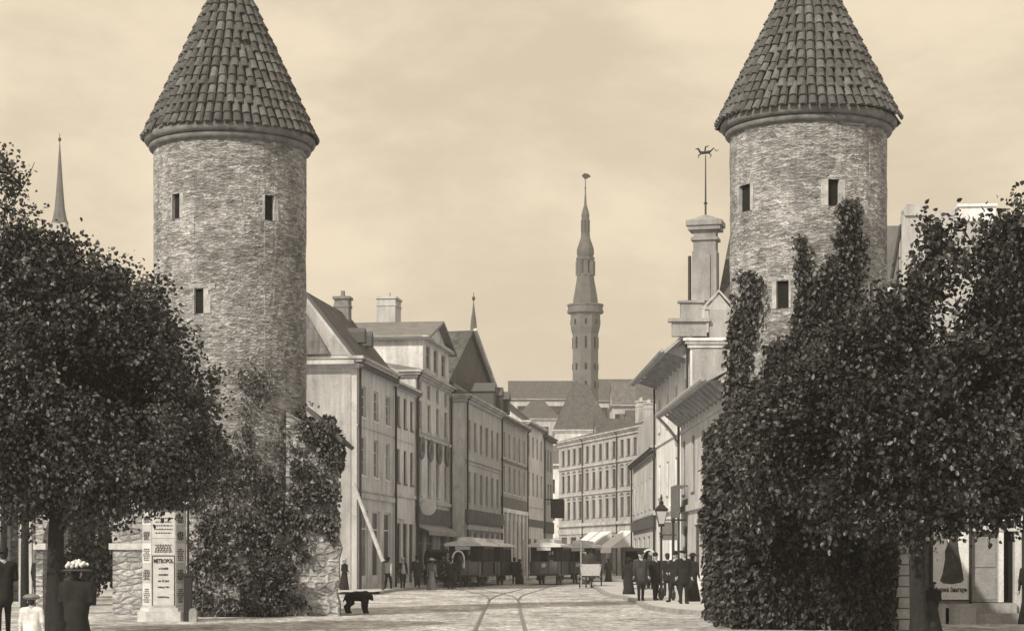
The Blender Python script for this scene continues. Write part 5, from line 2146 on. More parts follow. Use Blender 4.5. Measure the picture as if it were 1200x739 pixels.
person('person in dark clothes and a pale hat beside the ivy covered wall remnant', (*GX(404, 98), .0), R(60), 1.66, 'black', 'black', dress='black', hat='boater', hatm='pale', arms='front')
person('faint figure in a pale hat in front of the plastered house doorway', (*GX(428, 108), .12), R(70), 1.66, 'dark', 'dark', dress='dark', hat='boater', hatm='pale')
person('man in pale shirt sleeves with his back turned, by the leaning barrier pole', gp(455, 692), R(150), 1.72, 'pale', 'black', hat='bowler', hatm='black', arms='swing', stride=.16, coat=False)
person('man in a straw hat and pale apron, next to the shirt sleeved man', gp(472, 691), R(20), 1.72, 'dark', 'dark', hat='boater', hatm='straw', arms='carry', stride=.1, apron='pale')
person('broad man in a dark overcoat between the aproned man and the grey dress', gp(489, 690), R(190), 1.80, 'dark', 'black', hat='bowler', hatm='black', bulk=1.3, arms='down', stride=.05)
person('woman in a long grey dress and pale hat in front of the harness arch', gp(506, 691), R(170), 1.66, 'grey', 'grey', dress='mid', hat='wide', hatm='pale', arms='down')
person('man in dark clothes in front of the left tram platform', gp(528, 690), R(200), 1.70, 'black', 'black', hat='flat', hatm='black', arms='hip')
person('man in a dark jacket standing at the rear of the left tram, nearer the tram', gp(603, 684), R(170), 1.74, 'dark', 'black', hat='bowler', hatm='black', bulk=1.2)
person('woman in a dark dress standing behind the left tram, nearer the pale tram', gp(609, 684), R(120), 1.62, 'dark', 'dark', dress='dark', hat='wide', hatm='dark')
person('lone woman in a long dark dress and very wide hat in mid street', gp(713, 683), R(185), 1.70, 'dark', 'dark', dress='dark', hat='wide', hatm='dark', bulk=1.1)

# ---- group on the right pavement
person('woman in a long black dress, leftmost of the group on the right pavement', gp(737, 699), R(180), 1.66, 'black', 'black', dress='black', hat='wide', hatm='black', bulk=1.1, arms='front')
person('man in a brown coat walking towards us, next to the leftmost black dress', gp(751, 703.5, z_p), R(10), 1.78, 'brown', 'dark', hat='flat', hatm='dark', stride=.14, bulk=1.1, apron=None)
person('man in a dark suit with feet apart, in the middle of the right pavement group', gp(768, 703, z_p), R(25), 1.72, 'black', 'black', hat='bowler', hatm='black', stride=.12)
person('man in dark clothes seen from behind under the street lamp', gp(782, 698, z_p), R(190), 1.72, 'black', 'black', hat='bowler', hatm='dark', arms='back')
person('man in black stepping forward, left of the close pair on the right pavement', gp(791, 705, z_p), R(-40), 1.76, 'black', 'black', hat='bowler', hatm='black', stride=.2, arms='swing')
person('tall man in black, foremost of the close pair on the right pavement', gp(801, 707, z_p), R(15), 1.80, 'black', 'black', hat='flat', hatm='black', bulk=1.1)
person('woman in a long black dress and hat at the right end of the pavement group', gp(812, 704, z_p), R(140), 1.68, 'black', 'black', dress='black', hat='wide', hatm='black')


# ============================================================ ANIMALS
def horse(label, loc, face, group=None):
    root = empty('horse', loc, label, 'horse', face, group)
    C_ = [mat('dark horse coat', .035, .6, .3, 4), mat('horse mane', .014, .9, .3, 20)]
    pr = []
    a = lambda p, q, ra, rb, k=.06, m=0: pr.append((p, q, ra, rb, k, m))
    # local -y is forward
    a((0, -.55, 1.15), (0, .05, 1.10), .27, .25)
    a((0, .05, 1.10), (0, .55, 1.18), .25, .27)
    a((0, -.72, 1.22), (0, -1.12, 1.72), .19, .115)
    a((0, -1.13, 1.74), (0, -1.48, 1.42), .115, .06)
    for sx in (-1, 1):
        a((sx * .06, -1.10, 1.83), (sx * .075, -1.11, 1.93), .028, .012, .02)
        # fore leg: elbow, knee, fetlock, hoof
        a((sx * .15, -.62, 1.0), (sx * .15, -.64, .55), .10, .055, .05)
        a((sx * .15, -.64, .55), (sx * .15, -.66, .14), .048, .036, .03)
        a((sx * .15, -.66, .12), (sx * .15, -.70, .04), .045, .058, .02)
        # hind leg: stifle forward, hock back
        a((sx * .15, .58, 1.05), (sx * .16, .48, .78), .16, .11, .06)
        a((sx * .16, .48, .78), (sx * .16, .72, .52), .085, .052, .04)
        a((sx * .16, .72, .52), (sx * .16, .68, .14), .048, .036, .03)
        a((sx * .16, .68, .12), (sx * .16, .64, .04), .045, .058, .02)
    a((0, -.70, 1.46), (0, -1.10, 1.85), .05, .035, .03, 1)
    a((0, .80, 1.28), (0, .92, .65), .05, .07, .03, 1)
    body('body', pr, .04, C_, root)
    b = MB()
    b.lathe([(.20, -.05), (.26, -.05), (.28, 0), (.26, .05), (.20, .05), (.20, -.05)], 14, caps=False,
            M=Matrix.Translation((0, -.78, 1.28)) @ Matrix.Rotation(R(60), 4, 'X'))
    b.build('collar', CL['brown'], root)
    return root


def harness_arch(label, loc, face, group=None):
    """wooden bow over the horse's neck, with its two shafts"""
    root = empty('harness', loc, label, 'harness', face, group)
    pts = [(.36, -.80, 1.15)] + [(.36 * math.cos(t), -.82, 1.62 + .52 * math.sin(t)) for t in np.linspace(0, PI, 13)] + [(-.36, -.80, 1.15)]
    b = MB()
    b.tube(pts, .05, 7)
    b.build('bow', M_white, root)
    for sx in (-1, 1):
        b = MB()
        b.tube([(sx * .36, -.95, 1.12), (sx * .40, .3, .98), (sx * .36, 1.25, .78)], .035, 6)
        b.build('shaft', mat('bare ash wood', .3, .8, .2), root)
    return root


def wheel(root, x, y, r, w=.07, m=None, spokes=12):
    b = MB()
    M_ = Matrix.Translation((x, y, r)) @ Matrix.Rotation(R(90), 4, 'Y')
    b.lathe([(r - .07, -w / 2), (r, -w / 2), (r, w / 2), (r - .07, w / 2), (r - .07, -w / 2)], 24, caps=False, M=M_)
    o = b.build('wheel', m or M_iron, root)
    k = MB()
    k.lathe([(.07, -w), (.09, 0), (.07, w)], 10, M=M_)
    for i in range(spokes):
        t = 2 * PI * i / spokes
        k.tube([(x, y + .05 * math.cos(t), r + .05 * math.sin(t)), (x, y + (r - .05) * math.cos(t), r + (r - .05) * math.sin(t))], .02, 4)
    k.build('spokes', m or M_iron, o)
    return o


def cab(label, loc, face, hood=True, group=None, bodym=None):
    """open two-seat hackney carriage; local -y forward"""
    root = empty('hackney_carriage', loc, label, 'carriage', face, group)
    bm = bodym or CL['dark']
    for x in (-.62, .62):
        wheel(root, x, .75, .48)
        wheel(root, x, -.75, .36)
        b = MB()
        t0 = [(x, .75 + .6 * math.cos(t), .48 + .6 * math.sin(t)) for t in np.linspace(.2, 2.6, 8)]
        for i in range(7):
            p, q_ = t0[i], t0[i + 1]
            b.face([(p[0] - .11, p[1], p[2]), (p[0] + .11, p[1], p[2]), (q_[0] + .11, q_[1], q_[2]), (q_[0] - .11, q_[1], q_[2])])
            b.face([(p[0] - .11, p[1], p[2] - .02), (p[0] + .11, p[1], p[2] - .02), (q_[0] + .11, q_[1], q_[2] - .02), (q_[0] - .11, q_[1], q_[2] - .02)])
        b.build('mudguard', CL['black'], root)
    b = MB()
    b.prismx([(-.55, .55), (.9, .50), (1.15, .75), (1.20, 1.35), (1.08, 1.36), (.98, .98), (.38, .92), (.32, .66), (-.5, .66)], -.55, .55)
    b.build('tub', bm, root)
    b = MB()
    b.box(-.5, .5, .38, .98, .93, 1.05)
    b.box(-.5, .5, .97, 1.09, 1.055, 1.5)
    b.build('seat', CL['brown'], root)
    b = MB()
    b.box(-.42, .42, -.95, -.45, 1.02, 1.12)
    b.box(-.40, .40, -.95, -.88, .55, 1.018)
    b.box(-.40, .40, -.55, -.48, .66, 1.018)
    b.build('driver_seat', CL['black'], root)
    b = MB()
    b.tube([(-.62, .75, .48), (.62, .75, .48)], .035, 6)
    b.tube([(-.62, -.75, .36), (.62, -.75, .36)], .035, 6)
    b.tube([(0, .75, .48), (0, -.75, .40)], .04, 6)
    b.build('axle', M_iron, root)
    if hood:
        b = MB()
        pr_ = [(1.16, 1.30), (1.28, 1.75), (1.05, 2.12), (.55, 2.25), (.10, 2.10), (.12, 2.05), (.55, 2.19), (1.0, 2.06), (1.2, 1.74), (1.10, 1.30)]
        b.prismx(pr_, -.62, .62)
        for x in (-.62, .60):
            b.prismx([(1.14, 1.30), (1.25, 1.75), (1.03, 2.10), (.62, 2.2), (.72, 1.7), (.9, 1.32)], x, x + .02)
        b.build('hood', CL['black'], root)
    return root


def seated(label, loc, face, top, hat, hatm, zseat):
    """driver sitting, seat height zseat"""
    root = empty('person', (loc[0], loc[1], 0), label, 'person', face)
    mats = [CL[top], CL['black'], M_skin, M_hair, M_eye]
    z = zseat
    pr = []
    a = lambda p, q, ra, rb, k=.04, m=0: pr.append(((p[0], p[1], p[2] + z), (q[0], q[1], q[2] + z), ra, rb, k, m))
    for sx in (-1, 1):
        a((sx * .08, .02, .12), (sx * .09, 0, .45), .12, .115, .08)
        a((sx * .09, 0, .10), (sx * .12, -.44, .12), .10, .075, .05, 0)
        a((sx * .12, -.44, .12), (sx * .12, -.46, -.30), .072, .05, .04, 1)
        a((sx * .12, -.46, -.32), (sx * .12, -.60, -.34), .045, .038, .02, 1)
        a((sx * .2, .01, .52), (sx * .25, -.10, .28), .07, .055)
        a((sx * .25, -.10, .28), (sx * .10, -.36, .30), .052, .04)
        a((sx * .10, -.38, .30), (sx * .08, -.43, .31), .036, .036, .02, 2)
    a((-.14, .01, .53), (.14, .01, .53), .07, .07, .09)
    a((0, .01, .5), (0, 0, .66), .07, .055, .04, 2)
    a((0, .012, .745), (0, -.002, .73), .095, .09, .03, 2)
    a((0, -.04, .69), (0, -.05, .66), .06, .06, .03, 3)
    a((0, -.095, .735), (0, -.108, .715), .012, .016, .015, 2)
    body('body', pr, .035, mats, root)
    b = MB()
    b.lathe([(.16, z + .79), (.165, z + .80), (.10, z + .81), (.11, z + .92), (.003, z + .93)], 14)
    b.build('hat', CL[hatm], root, True)
    return root


def rig(loc, face, l_cab, l_horse, l_har, l_driver, hood=True, bodym=None):
    c, s_ = math.cos(face), math.sin(face)
    at = lambda x, y: (loc[0] + c * x - s_ * y, loc[1] + s_ * x + c * y)
    cab(l_cab, (*at(0, 0), 0), face, hood, bodym=bodym)
    h = at(0, -2.55)
    horse(l_horse, (*h, 0), face)
    harness_arch(l_har, (*h, 0), face)
    seated(l_driver, at(0, -.62), face, 'dark', 'flat', 'dark', 1.0)


g1 = GX(510, 116.5)
rig((g1[0] + .3, g1[1]), R(20), 'dark hackney carriage with raised hood waiting beside the left tram', 'dark horse under a pale harness arch near the left tram',
    'pale bow shaped harness arch over the horse near the left tram', 'driver on the box of the carriage beside the left tram')
g1 = GX(742, 103)
rig((g1[0] + .3, g1[1]), R(5), 'dark hooded hackney carriage standing behind the crowd on the right pavement', 'dark horse under a harness arch behind the crowd on the right',
    'pale harness arch over the horse behind the crowd on the right', 'driver on the box of the carriage behind the crowd on the right')

# cart in the roadway: pale tailboard, dark load, driver, horse ahead of it
cx_, cy_ = GX(692, 113)
ct = empty('horse_cart', (cx_, cy_, 0), 'two wheeled cart with a pale tailboard and dark load in the roadway', 'cart', R(178))
for x in (-.62, .62):
    wheel(ct, x, .2, .55)
b = MB()
b.box(-.5, .5, -1.2, 1.0, .62, .72)
b.build('bed', CL['brown'], ct)
b = MB()
b.prism([(-.52, .72), (.52, .72), (.62, 1.38), (-.62, 1.38)], .98, 1.04)
b.build('tailboard', mat('bare pale planks', .42, .85, .25, 4, .01, 18, (6, 1, 1)), ct)
b = MB()
for sx in (-1, 1):
    b.prismx([(-1.2, .72), (1.0, .72), (1.05, 1.36), (-1.25, 1.2)], sx * .55 - .025, sx * .55 + .025)
b.build('sideboard', CL['brown'], ct)
V_, Q_, m_ = surfnet([((-.22, -.6, 1.1), (-.2, .45, 1.15), .34, .36, .1, 0), ((.22, -.6, 1.15), (.2, .45, 1.2), .34, .38, .15, 0), ((0, -.2, 1.55), (.05, .35, 1.6), .36, .38, .15, 0)], .06)
ld = mesh_np('load', V_, Q_, CL['dark'], None, True)
ld.matrix_world = Matrix.Translation((cx_, cy_, 0)) @ Matrix.Rotation(R(178), 4, 'Z')
tag(ld, 'heap of dark sacks covered by cloth on the pale cart', 'load')
seated('driver hunched on the front of the pale boarded cart', (cx_ + .05, cy_ + .9), R(178), 'dark', 'flat', 'black', 1.22)
horse('dark horse drawing the pale boarded cart away from us', (cx_, cy_ + 2.6, 0), R(178))

# dog
dx, dy, _ = gp(418, 718.5)
dg = empty('dog', (dx, dy, 0), 'shaggy black dog standing in profile beside the ivied tower foot', 'dog', R(72))
pr = []
a = lambda p, q, ra, rb, k=.03, m=0: pr.append((p, q, ra, rb, k, m))
a((0, -.16, .47), (0, .04, .48), .145, .13)
a((0, .04, .48), (0, .22, .45), .13, .125)
a((0, -.24, .53), (0, -.31, .50), .10, .085)
a((0, -.33, .49), (0, -.37, .46), .085, .075)
a((0, -.38, .44), (0, -.43, .39), .05, .036)
for sx in (-1, 1):
    a((sx * .06, -.32, .56), (sx * .095, -.34, .46), .028, .022, .015)
    a((sx * .075, -.22, .40), (sx * .075, -.21, .21), .075, .052)
    a((sx * .075, -.21, .21), (sx * .075, -.235, .05), .048, .038)
    a((sx * .075, -.235, .035), (sx * .075, -.275, .03), .03, .028, .01)
    a((sx * .075, .24, .42), (sx * .08, .19, .29), .085, .06)
    a((sx * .08, .19, .29), (sx * .08, .30, .19), .058, .046)
    a((sx * .08, .30, .19), (sx * .08, .27, .05), .044, .036)
    a((sx * .08, .27, .035), (sx * .08, .225, .03), .03, .028, .01)
a((0, .32, .50), (0, .40, .34), .035, .022)
body('body', pr, .018, [mat('black dog coat', .014, .85, .3, 12, .01, 40)], dg)
for c_ in dg.children:
    c_.scale = (1.4, 1.12, 1.1)
dg.location.x += .02

# ============================================================ TRAMS
M_tram = mat('dark tram paint', .03, .45, .3, 2, spec=.4)
M_tram2 = mat('tram dash paint', .13, .5, .3, 2, spec=.4)
M_tramroof = mat('tram roof canvas', .75, .8, .2, 1.5)


def tram(label, loc, face, group=None):
    """small horse tram, local -y forward, 7.4 m long"""
    root = empty('tram', (loc[0], loc[1], 0), label, 'tram', face, group)
    hw = 1.0
    bz, wz, tz_ = .72, 1.45, 2.45
    b = MB()
    b.box(-hw, hw, -2.1, 2.1, bz, wz)
    b.box(-hw + .03, hw - .03, -3.65, 3.65, bz - .12, bz - .004)
    b.box(-hw - .03, hw + .03, -2.1, 2.1, wz + .002, wz + .07)
    for sx in (-1, 1):
        b.box(sx * hw - .06, sx * hw + .06, -2.1, 2.1, tz_ - .14, tz_)
        for i in range(7):
            y = -2.04 + 4.08 * i / 6
            b.box(sx * hw - .05, sx * hw + .05, y - .06, y + .06, wz + .07, tz_ - .14)
    for sy in (-1, 1):
        for x0, x1 in ((-hw + .07, -.42), (.42, hw - .07)):
            b.box(x0, x1, sy * 2.06 - .04, sy * 2.06 + .04, wz + .071, tz_)
        b.box(-.42, .42, sy * 2.06 - .04, sy * 2.06 + .04, 2.2, tz_)
    b.build('car_body', M_tram, root)
    for sx in (-1, 1):
        for i in range(6):
            y0 = -2.04 + .06 + 4.08 * i / 6
            w = MB()
            w.box(sx * (hw - .02) - .01, sx * (hw - .02) + .01, y0, y0 + 4.08 / 6 - .12, wz + .072, tz_ - .142)
            w.build('window', M_glass, root)
    b = MB()
    prof = [(-hw - .14, tz_ + .02), (-hw - .05, tz_ + .16), (-.62, tz_ + .27), (0, tz_ + .31), (.62, tz_ + .27), (hw + .05, tz_ + .16), (hw + .14, tz_ + .02)]
    b.prism(prof + [(hw + .1, tz_ + .003), (-hw - .1, tz_ + .003)], -3.75, 3.75)
    b.prism([(-.55, tz_ + .27), (-.5, tz_ + .5), (0, tz_ + .56), (.5, tz_ + .5), (.55, tz_ + .27)], -2.3, 2.3)
    b.build('roof', M_tramroof, root)
    for sy in (-1, 1):
        d = MB()
        pts = [(hw * math.cos(t), sy * (2.9 + .72 * math.sin(t))) for t in np.linspace(0, PI, 11)]
        pin = [(x * .95, sy * (2.9 + .68 * math.sin(t))) for (x, _), t in zip(pts, np.linspace(0, PI, 11))]
        for i in range(10):
            (xa, ya), (xb, yb) = pts[i], pts[i + 1]
            (xc, yc), (xd, yd) = pin[i], pin[i + 1]
            d.poly([(xa, ya, bz), (xb, yb, bz), (xb, yb, 1.52), (xa, ya, 1.52), (xc, yc, bz), (xd, yd, bz), (xd, yd, 1.52), (xc, yc, 1.52)],
                   [(0, 1, 2, 3), (5, 4, 7, 6), (3, 2, 6, 7)])
        d.build('dash_panel', M_tram2, root)
        for x in (-.86, .86, -.3, .3):
            p = MB()
            yy = sy * (2.9 + .70 * math.sqrt(max(0, 1 - (x / hw) ** 2)))
            p.tube([(x, yy, bz), (x, yy, tz_)], .03, 6)
            p.build('post', M_iron, root)
        l_ = MB()
        l_.lathe([(.02, -.10), (.14, -.08), (.15, .06), (.02, .08)], 12, M=Matrix.Translation((0, sy * 3.70, 1.28)) @ Matrix.Rotation(R(90), 4, 'X'))
        l_.build('headlamp', M_pale, root)
        s2 = MB()
        for x in (-hw, hw):
            s2.box(x - .2, x + .05, sy * 2.5 - .3, sy * 2.5 + .3, .32, .36)
        s2.build('step', M_iron, root)
        n_ = MB()
        n_.box(-.45, .45, sy * 3.72 - .03, sy * 3.72 + .03, tz_ - .22, tz_ - .02)
        n_.build('route_board', M_pale, root)
    for sx in (-1, 1):
        for y in (-.95, .95):
            b = MB()
            M_ = Matrix.Translation((sx * .57, y, .38)) @ Matrix.Rotation(R(90), 4, 'Y')
            b.lathe([(.05, -.05), (.38, -.05), (.40, .04), (.36, .05), (.05, .05)], 18, M=M_)
            b.build('wheel', M_iron, root)
        b = MB()
        b.box(sx * .72 - .04, sx * .72 + .04, -1.5, 1.5, .34, .44)
        for y in (-.95, .95):
            b.box(sx * .72 - .06, sx * .72 + .06, y - .14, y + .14, .28, .58)
        b.build('truck_frame', M_iron, root)
    return root


da = math.atan2(.135, 1.0)
fa = -da
A0 = Vector((-2.95, 117.0, 0))
dv = Vector((.135, 1.0, 0)).normalized()
tA = tram('dark tram car with an open end platform beside the carriage, front of the left pair', A0 + dv * 3.75, fa, 'tram cars standing in the passing loop')
tB = copy_tree(tA)
B0 = Vector((2.04, 126.5, 0))
for o_, p_, l_ in ((tB, B0 + dv * 3.75, 'tram car facing us in mid street with a pale roof, front of the right pair'),
                   (copy_tree(tA), A0 + dv * 11.9, 'rear tram car of the left pair, half hidden behind the first'),
                   (copy_tree(tA), B0 + dv * 12.2 + Vector((1.35, 0, 0)), 'rear tram car of the right pair, behind the pale roofed front car')):
    o_.location = p_
    o_['label'] = l_
person('tram driver in dark uniform on the front platform of the right tram', (2.04 + .4, 127.0, .6), 0, 1.62, 'black', 'black', hat='flat', hatm='black', arms='front')
person('tram driver in dark uniform on the front platform of the left tram', (-2.95 + .35, 117.5, .6), 0, 1.62, 'black', 'black', hat='flat', hatm='black', arms='front')


# ============================================================ STREET FURNITURE
def pole(name, label, cat, loc, z1, r0, r1, m=M_iron, rings=()):
    root = empty(name, loc, label, cat)
    b = MB()
    b.tube([(0, 0, 0), (0, 0, z1)], [r0, r1], 10)
    b.build('shaft', m, root)
    if rings:
        b = MB()
        for z, r, h in rings:
            b.lathe([(r0 * .8, z), (r, z + h * .3), (r, z + h * .7), (r0 * .8, z + h)], 12)
        b.build('moulding', m, root)
    return root


lx, ly, _ = gp(775, 703, z_p)
lp = pole('street_lamp', 'tall cast iron gas lamp with a glazed lantern beside the pavement group', 'street lamp', (lx, ly, z_p), 2.72, .055, .035, M_iron,
          [(0, .12, .5), (.55, .085, .12), (2.3, .07, .12)])
b = MB()
for sx, sy in ((-1, -1), (1, -1), (1, 1), (-1, 1)):
    b.tube([(sx * .10, sy * .10, 2.82), (sx * .21, sy * .21, 3.30)], .014, 4)
b.box(-.11, .11, -.11, .11, 2.72, 2.82)
b.box(-.23, .23, -.23, .23, 3.30, 3.34)
b.poly([(-.25, -.25, 3.343), (.25, -.25, 3.343), (.25, .25, 3.343), (-.25, .25, 3.343), (0, 0, 3.62)], [(0, 1, 4), (1, 2, 4), (2, 3, 4), (3, 0, 4), (3, 2, 1, 0)])
b.lathe([(.07, 3.5), (.09, 3.62), (.03, 3.7), (.055, 3.78), (.01, 3.92)], 8)
fr_ = b.build('lantern', M_iron, lp)
b = MB()
b.poly([(-.10, -.10, 2.83), (.10, -.10, 2.83), (.10, .10, 2.83), (-.10, .10, 2.83), (-.205, -.205, 3.29), (.205, -.205, 3.29), (.205, .205, 3.29), (-.205, .205, 3.29)],
       [(0, 1, 5, 4), (1, 2, 6, 5), (2, 3, 7, 6), (3, 0, 4, 7)])
b.build('lantern_glass', mat('milky lantern glass', .5, .3, .1), fr_)
b = MB()
b.tube([(-.02, 0, 2.42), (.55, 0, 2.42)], .022, 6)
b.build('ladder_bar', M_iron, lp)
lx2, ly2, _ = gp(789, 703, z_p)
p2 = pole('iron_post', 'plain dark iron post with a small knob just right of the gas lamp', 'post', (lx2, ly2, z_p), 2.95, .05, .045, M_iron, [(2.85, .085, .2), (0, .09, .4)])
p3 = pole('tram_post', 'thin pale wooden post between the right tram and the cart', 'post', (*GX(681, 119), 0), 2.7, .05, .04, mat('bare ash wood', .3))
p4 = pole('tram_post', 'thin pale post at the kerb behind the figures by the left tram', 'post', (*GX(613, 133), 0), 3.0, .05, .04, mat('bare ash wood', .3))
p5 = pole('telegraph_pole', 'grey wooden pole rising through the foliage left of the big tree trunk', 'pole', (*G(42, 708)[:2], 0), 7.8, .11, .085, mat('grey weathered pole', .16, .9, .3, 3, stretch=(4, 4, .5)))

# leaning barrier pole by house 1
b = MB()
pa, pb = P(414, 566, 97), P(449, 657, 97)
b.tube([pa - pb, Vector((0, 0, 0))], [.09, .11], 8)
root = empty('barrier_pole', pb, 'long pale barrier pole raised at a slant before the plastered house', 'pole')
b.build('boom', mat('weathered white boom', .45, .8, .25, 4), root)
b = MB()
b.box(-.07, .07, -.07, .07, -pb.z, .2)
b.build('pivot_post', CL['brown'], root)

# poster pillar
pyY = 51.9
cxp = (192.5 - 600) / F * pyY
pl = empty('poster_pillar', (cxp, pyY, 0), 'pale poster pillar plastered with printed bills beside the ivy', 'poster pillar', R(8))
M_bill = mat('old paper bill', .60, .9, .12, 5)
M_bill2 = mat('aged paper bill', .46, .9, .15, 5)
M_ink = mat('printing ink', .02, .7, .1)
b = MB()
def oc(r_):
    a_, c_ = r_, r_ - .24
    return [(c_, -a_), (a_, -c_), (a_, c_), (c_, a_), (-c_, a_), (-a_, c_), (-a_, -c_), (-c_, -a_)]


hb_, rb_ = 2.95, .55
b.prismz(oc(rb_), .36, hb_)
b.build('shaft', mat('pillar limewash', .42, .9, .25, 3), pl)
b = MB()
b.prismz(oc(rb_ + .13), 0, .26)
b.prismz(oc(rb_ + .06), .262, .358)
b.build('plinth', M_pale, pl)
b = MB()
b.prismz(oc(rb_ + .10), hb_ + .003, hb_ + .12)
b.lathe([(rb_ + .02, hb_ + .123), (.3, hb_ + .35), (.02, hb_ + .55)], 8)
b.build('cap', M_iron, pl)
ap_ = rb_
fw = 2 * (rb_ - .24)
r8 = np.random.default_rng(3)
words = ['KONZERT', 'THEATER', 'HEUTE', 'CIRCUS', 'BAZAR', 'ABEND', 'BALL']
wi = 0
for fi, ang in enumerate((-45, 0, 45, 90, -90)):
    Mf = Matrix.Rotation(R(ang), 4, 'Z')
    diag = ang in (-45, 45)
    ap_ = (rb_ + rb_ - .24) / math.sqrt(2) if diag else rb_
    fw = .24 * math.sqrt(2) if diag else 2 * (rb_ - .24)
    z = .42
    rows_ = [(.42, 1.72), (1.74, 2.16), (2.18, 2.86)] if ang == 0 else [(.42, 1.0), (1.02, 1.5), (1.52, 2.05), (2.07, 2.5), (2.52, 2.9)]
    for ri, (z0_, z1_) in enumerate(rows_):
        b = MB()
        wdt = fw * .47
        b.box(-wdt, wdt, -ap_ - .006 - .001 * ri, -ap_ + .01, z0_, z1_, 0, Mf)
        if ang == 0 and ri == 0:       # black border of the big bill
            for (xa, xb, za, zb) in ((-wdt, -wdt + .02, z0_, z1_), (wdt - .02, wdt, z0_, z1_), (-wdt + .02, wdt - .02, z1_ - .02, z1_)):
                b.box(xa, xb, -ap_ - .010, -ap_ - .0065, za, zb, 1, Mf)
        nl = (7 if ang else 5) if ang != 0 or ri else 0
        for k in range(nl):            # lines of small print
            zz = z1_ - .16 - (z1_ - z0_ - .2) * k / nl
            e = wdt * r8.uniform(.45, .85)
            x = -e
            while x < e:
                l_ = r8.uniform(.02, .07)
                b.box(x, min(x + l_, e), -ap_ - .012, -ap_ - .0085, zz - .018, zz + .012, 1, Mf)
                x += l_ + .018
        o_ = b.build('poster', [M_bill if (ri + fi) % 2 == 0 or ang == 0 else M_bill2, M_ink], pl)
        if ang == 0 and ri == 0:
            text_mesh('lettering', 'METROPOL', .15, (0, -ap_ - .008, 1.53), (R(90), 0, 0), M_ink, o_, sx=.66, bold=.006)
            for zz, t_, sz in ((1.36, 'à SOIRÉE', .07), (1.20, 'KONZERT', .06), (1.04, 'am 12. Juni', .07), (.88, 'Anfang 8 Uhr', .06), (.62, 'KASSE 50 kop.', .055)):
                text_mesh('lettering', t_, sz, (0, -ap_ - .008, zz), (R(90), 0, 0), M_ink, o_, sx=.9, bold=.003)
pp_ = pole('lamp_post', 'thin dark post with a thick lower half standing against the poster pillar', 'post', (*GX(220.5, 51.4), 0), 3.1, .035, .03, M_iron, [(0, .10, .35)])
b = MB()
b.box(-.10, .10, -.10, .10, 0, 1.18)
b.box(-.13, .13, -.13, .13, 1.183, 1.25)
b.build('base_casing', M_iron, pp_)
b = MB()
b.box(-.10, .10, -.1, .1, 0, .28)
b.prism([(-.10, .28), (.10, .28), (.06, .35), (-.06, .35)], -.1, .1)
tag(b.build('bollard_stone', M_kerb), 'small pale kerb stone beside the post and poster pillar', 'kerb stone')
bpy.data.objects['bollard_stone'].location = (*GX(226.5, 51.0), 0)

# kiosk / shop at the right
KY = 50.0
sk = KY / F
kx = lambda p: (p - 600) * sk
kz = lambda p: EYE + (HZ - p) * sk
ko = empty('corner_shop', (0, 0, 0), 'low corner shop with a grey shuttered doorway and pale sign fascia under the right tree', 'shop')
b = MB()
b.box(kx(1085), kx(1136), KY + .05, KY + 3, 0, kz(590))
b.box(kx(1136) + .002, kx(1260), KY + .9, KY + 3, 0, kz(590))
b.box(kx(1085), kx(1260), KY - .1, KY + 3, kz(590) + .003, kz(575))
b.build('wall', M_pl['dark'], ko)
b = MB()
b.box(kx(1138), kx(1198), KY - .05, KY + .05, kz(622), kz(596))
b.build('fascia', M_pl['cream'], ko)
text_mesh('lettering', 'ТЕАТР. М', .44, (kx(1162), KY - .056, kz(619)), (R(90), 0, 0), M_ink, ko, sx=.62)
b = MB()
b.box(kx(1138), kx(1170), KY + .12, KY + .18, kz(705), kz(623))
b.box(kx(1140), kx(1168), KY + .10, KY + .119, kz(664), kz(626))
b.box(kx(1140), kx(1168), KY + .10, KY + .119, kz(702), kz(667))
b.build('door', mat('grey door paint', .27, .7, .2, 6, fine=.25), ko)
for nm, p0, p1, mm in (('door_post', 1170.4, 1176, M_pl['white']), ('door_post', 1189, 1197, M_pl['cream'])):
    b = MB()
    b.box(kx(p0), kx(p1), KY - .02, KY + .2, kz(705) if p0 < 1180 else .1, kz(622.3))
    b.build(nm, mm, ko)
b = MB()
b.box(kx(1176) + .003, kx(1189) - .003, KY + .22, KY + .3, kz(705), kz(622.3))  # black panel put in as the shade of the gap
b.build('shade_backing', M_black, ko)
for k, (za, zb, d) in enumerate(((0, kz(718), -.45), (kz(718) + .003, kz(706), -.15))):
    b = MB()
    b.box(kx(1137.5), kx(1190), KY + d, KY + .1, za, zb)
    b.build('step', M_pl['dun'], ko)
b = MB()
b.box(kx(1090), kx(1137), KY - .08, KY + .045, .0, kz(704))
b.build('plinth', M_pl['dark'], ko)
bb = empty('billboard', (kx(1114), KY, 0), 'tall white advertising board picturing a dark long dress, left of the shop doorway', 'billboard')
b = MB()
b.box(kx(1093) - kx(1114), kx(1135) - kx(1114), -.05, .02, kz(702), kz(604))
b.build('board', mat('white board paint', .74, .7, .12, 4), bb)
b = MB()
for p in (1091.2, 1136.2):
    b.box(kx(p) - kx(1114) - .03, kx(p) - kx(1114) + .03, -.08, .04, 0, kz(600))
b.build('frame', M_sign, bb)
dr = [(1101, 680), (1104, 672), (1107, 655), (1107, 645), (1110, 637), (1108, 630), (1105, 625), (1106, 612), (1110, 607), (1118, 606), (1124, 609), (1127, 614),
      (1124, 622), (1122, 634), (1123, 645), (1125, 655), (1128, 672), (1129, 679), (1126, 682), (1115, 684), (1105, 683)]
b = MB()
b.prism([(kx(x) - kx(1114), kz(y)) for x, y in dr], -.056, -.051)
o_ = b.build('dress_picture', mat('printed dress', .06, .8, .5, 6), bb)
b = MB()
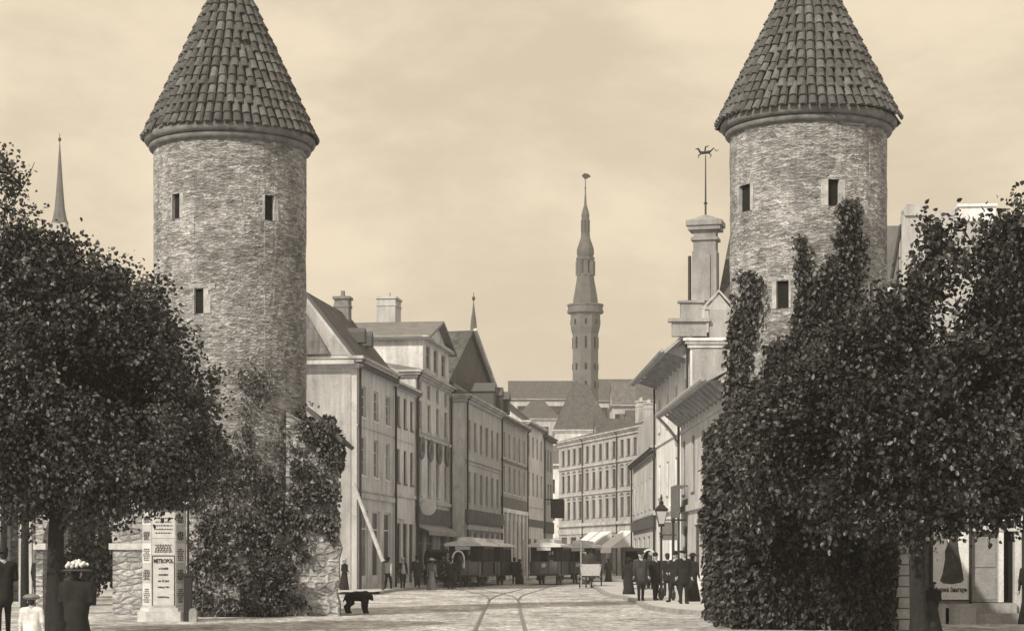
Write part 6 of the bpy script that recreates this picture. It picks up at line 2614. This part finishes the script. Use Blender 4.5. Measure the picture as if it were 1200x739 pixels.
b.prism([(kx(x) - kx(1114), kz(y)) for x, y in ((1108, 628), (1111, 622), (1113, 628), (1111, 636))], -.060, -.0565)
b.build('white_gap', mat('white board paint', .74), bb)
text_mesh('lettering', 'Фирма Зингеръ', .165, (0, -.056, kz(693)), (R(90), 0, 0), M_ink, bb, sx=.66, bold=.004)
person('figure in dark clothes at the right edge before the shop', (kx(1199), KY - .6), R(170), 1.66, 'black', 'black', dress='black', hat='flat', hatm='black')
# two stone bollards and small things by the board
for px, lab in ((1100, 'small pale stone block under the advertising board, nearer the tree trunk'), (1121, 'wide pale stone block under the advertising board, next to the shop steps')):
    b = MB()
    w = .16 if px == 1100 else .38
    b.box(-w, w, -.14, .14, 0, .40 if px != 1100 else .46)
    b.box(-w * .8, w * .8, -.11, .11, .403 if px != 1100 else .463, .5)
    o_ = tag(b.build('stone_block', M_pl['dun']), lab, 'stone block')
    o_.location = (kx(px), KY - .32, 0)

# pale sign board and block on the right pavement, by the ivy
x_, y_, _ = gp(826, 697, z_p)
sb = empty('notice_board', (x_, y_, z_p), 'small white notice board on a dark post beside the ivy on the right pavement', 'notice board')
b = MB()
b.box(-.32, .42, -.03, .03, .25, 1.0)
b.build('board', M_white, sb)
b = MB()
b.tube([(.22, .05, 0), (.22, .05, 1.6)], .04, 6)
b.build('post', M_iron, sb)
x_, y_, _ = gp(836, 709, z_p)
b = MB()
b.box(-.36, .36, -.25, .25, 0, .34)
b.box(-.32, .32, -.22, .22, .343, .40)
o_ = tag(b.build('stone_block', M_pale), 'low pale stone block on the right pavement below the notice board', 'stone block')
o_.location = (x_, y_, z_p)


# ============================================================ GROUPS OF REPEATS
def grp(names, phrase, test=lambda o: True):
    for o in col.objects:
        if o.parent is None and o.name.split('.')[0] in names and test(o) and 'group' not in o:
            o['group'] = phrase


grp(('gate_tower',), 'twin gate towers')
grp(('linden_tree', 'young_tree', 'garden_tree'), 'trees before the old gate')
grp(('hackney_carriage',), 'hackney carriages waiting in the street')
grp(('horse',), 'harnessed horses in the street')
grp(('harness',), 'harness arches of the waiting horses')
grp(('church_spire',), 'distant church spires')
grp(('tram_post',), 'thin posts by the tram track')
grp(('stone_block',), 'small stone blocks on the pavement')
grp(('person',), 'people in front of the trees on the left', lambda o: o.location.x < -6 and o.location.y < 75)
grp(('person',), 'people on the right pavement', lambda o: o.location.x > 4 and 60 < o.location.y < 95)
grp(('person',), 'people along the left side of the street', lambda o: o.location.x < .5 and o.location.y > 80)
grp(('person',), 'people further along on the right', lambda o: True)
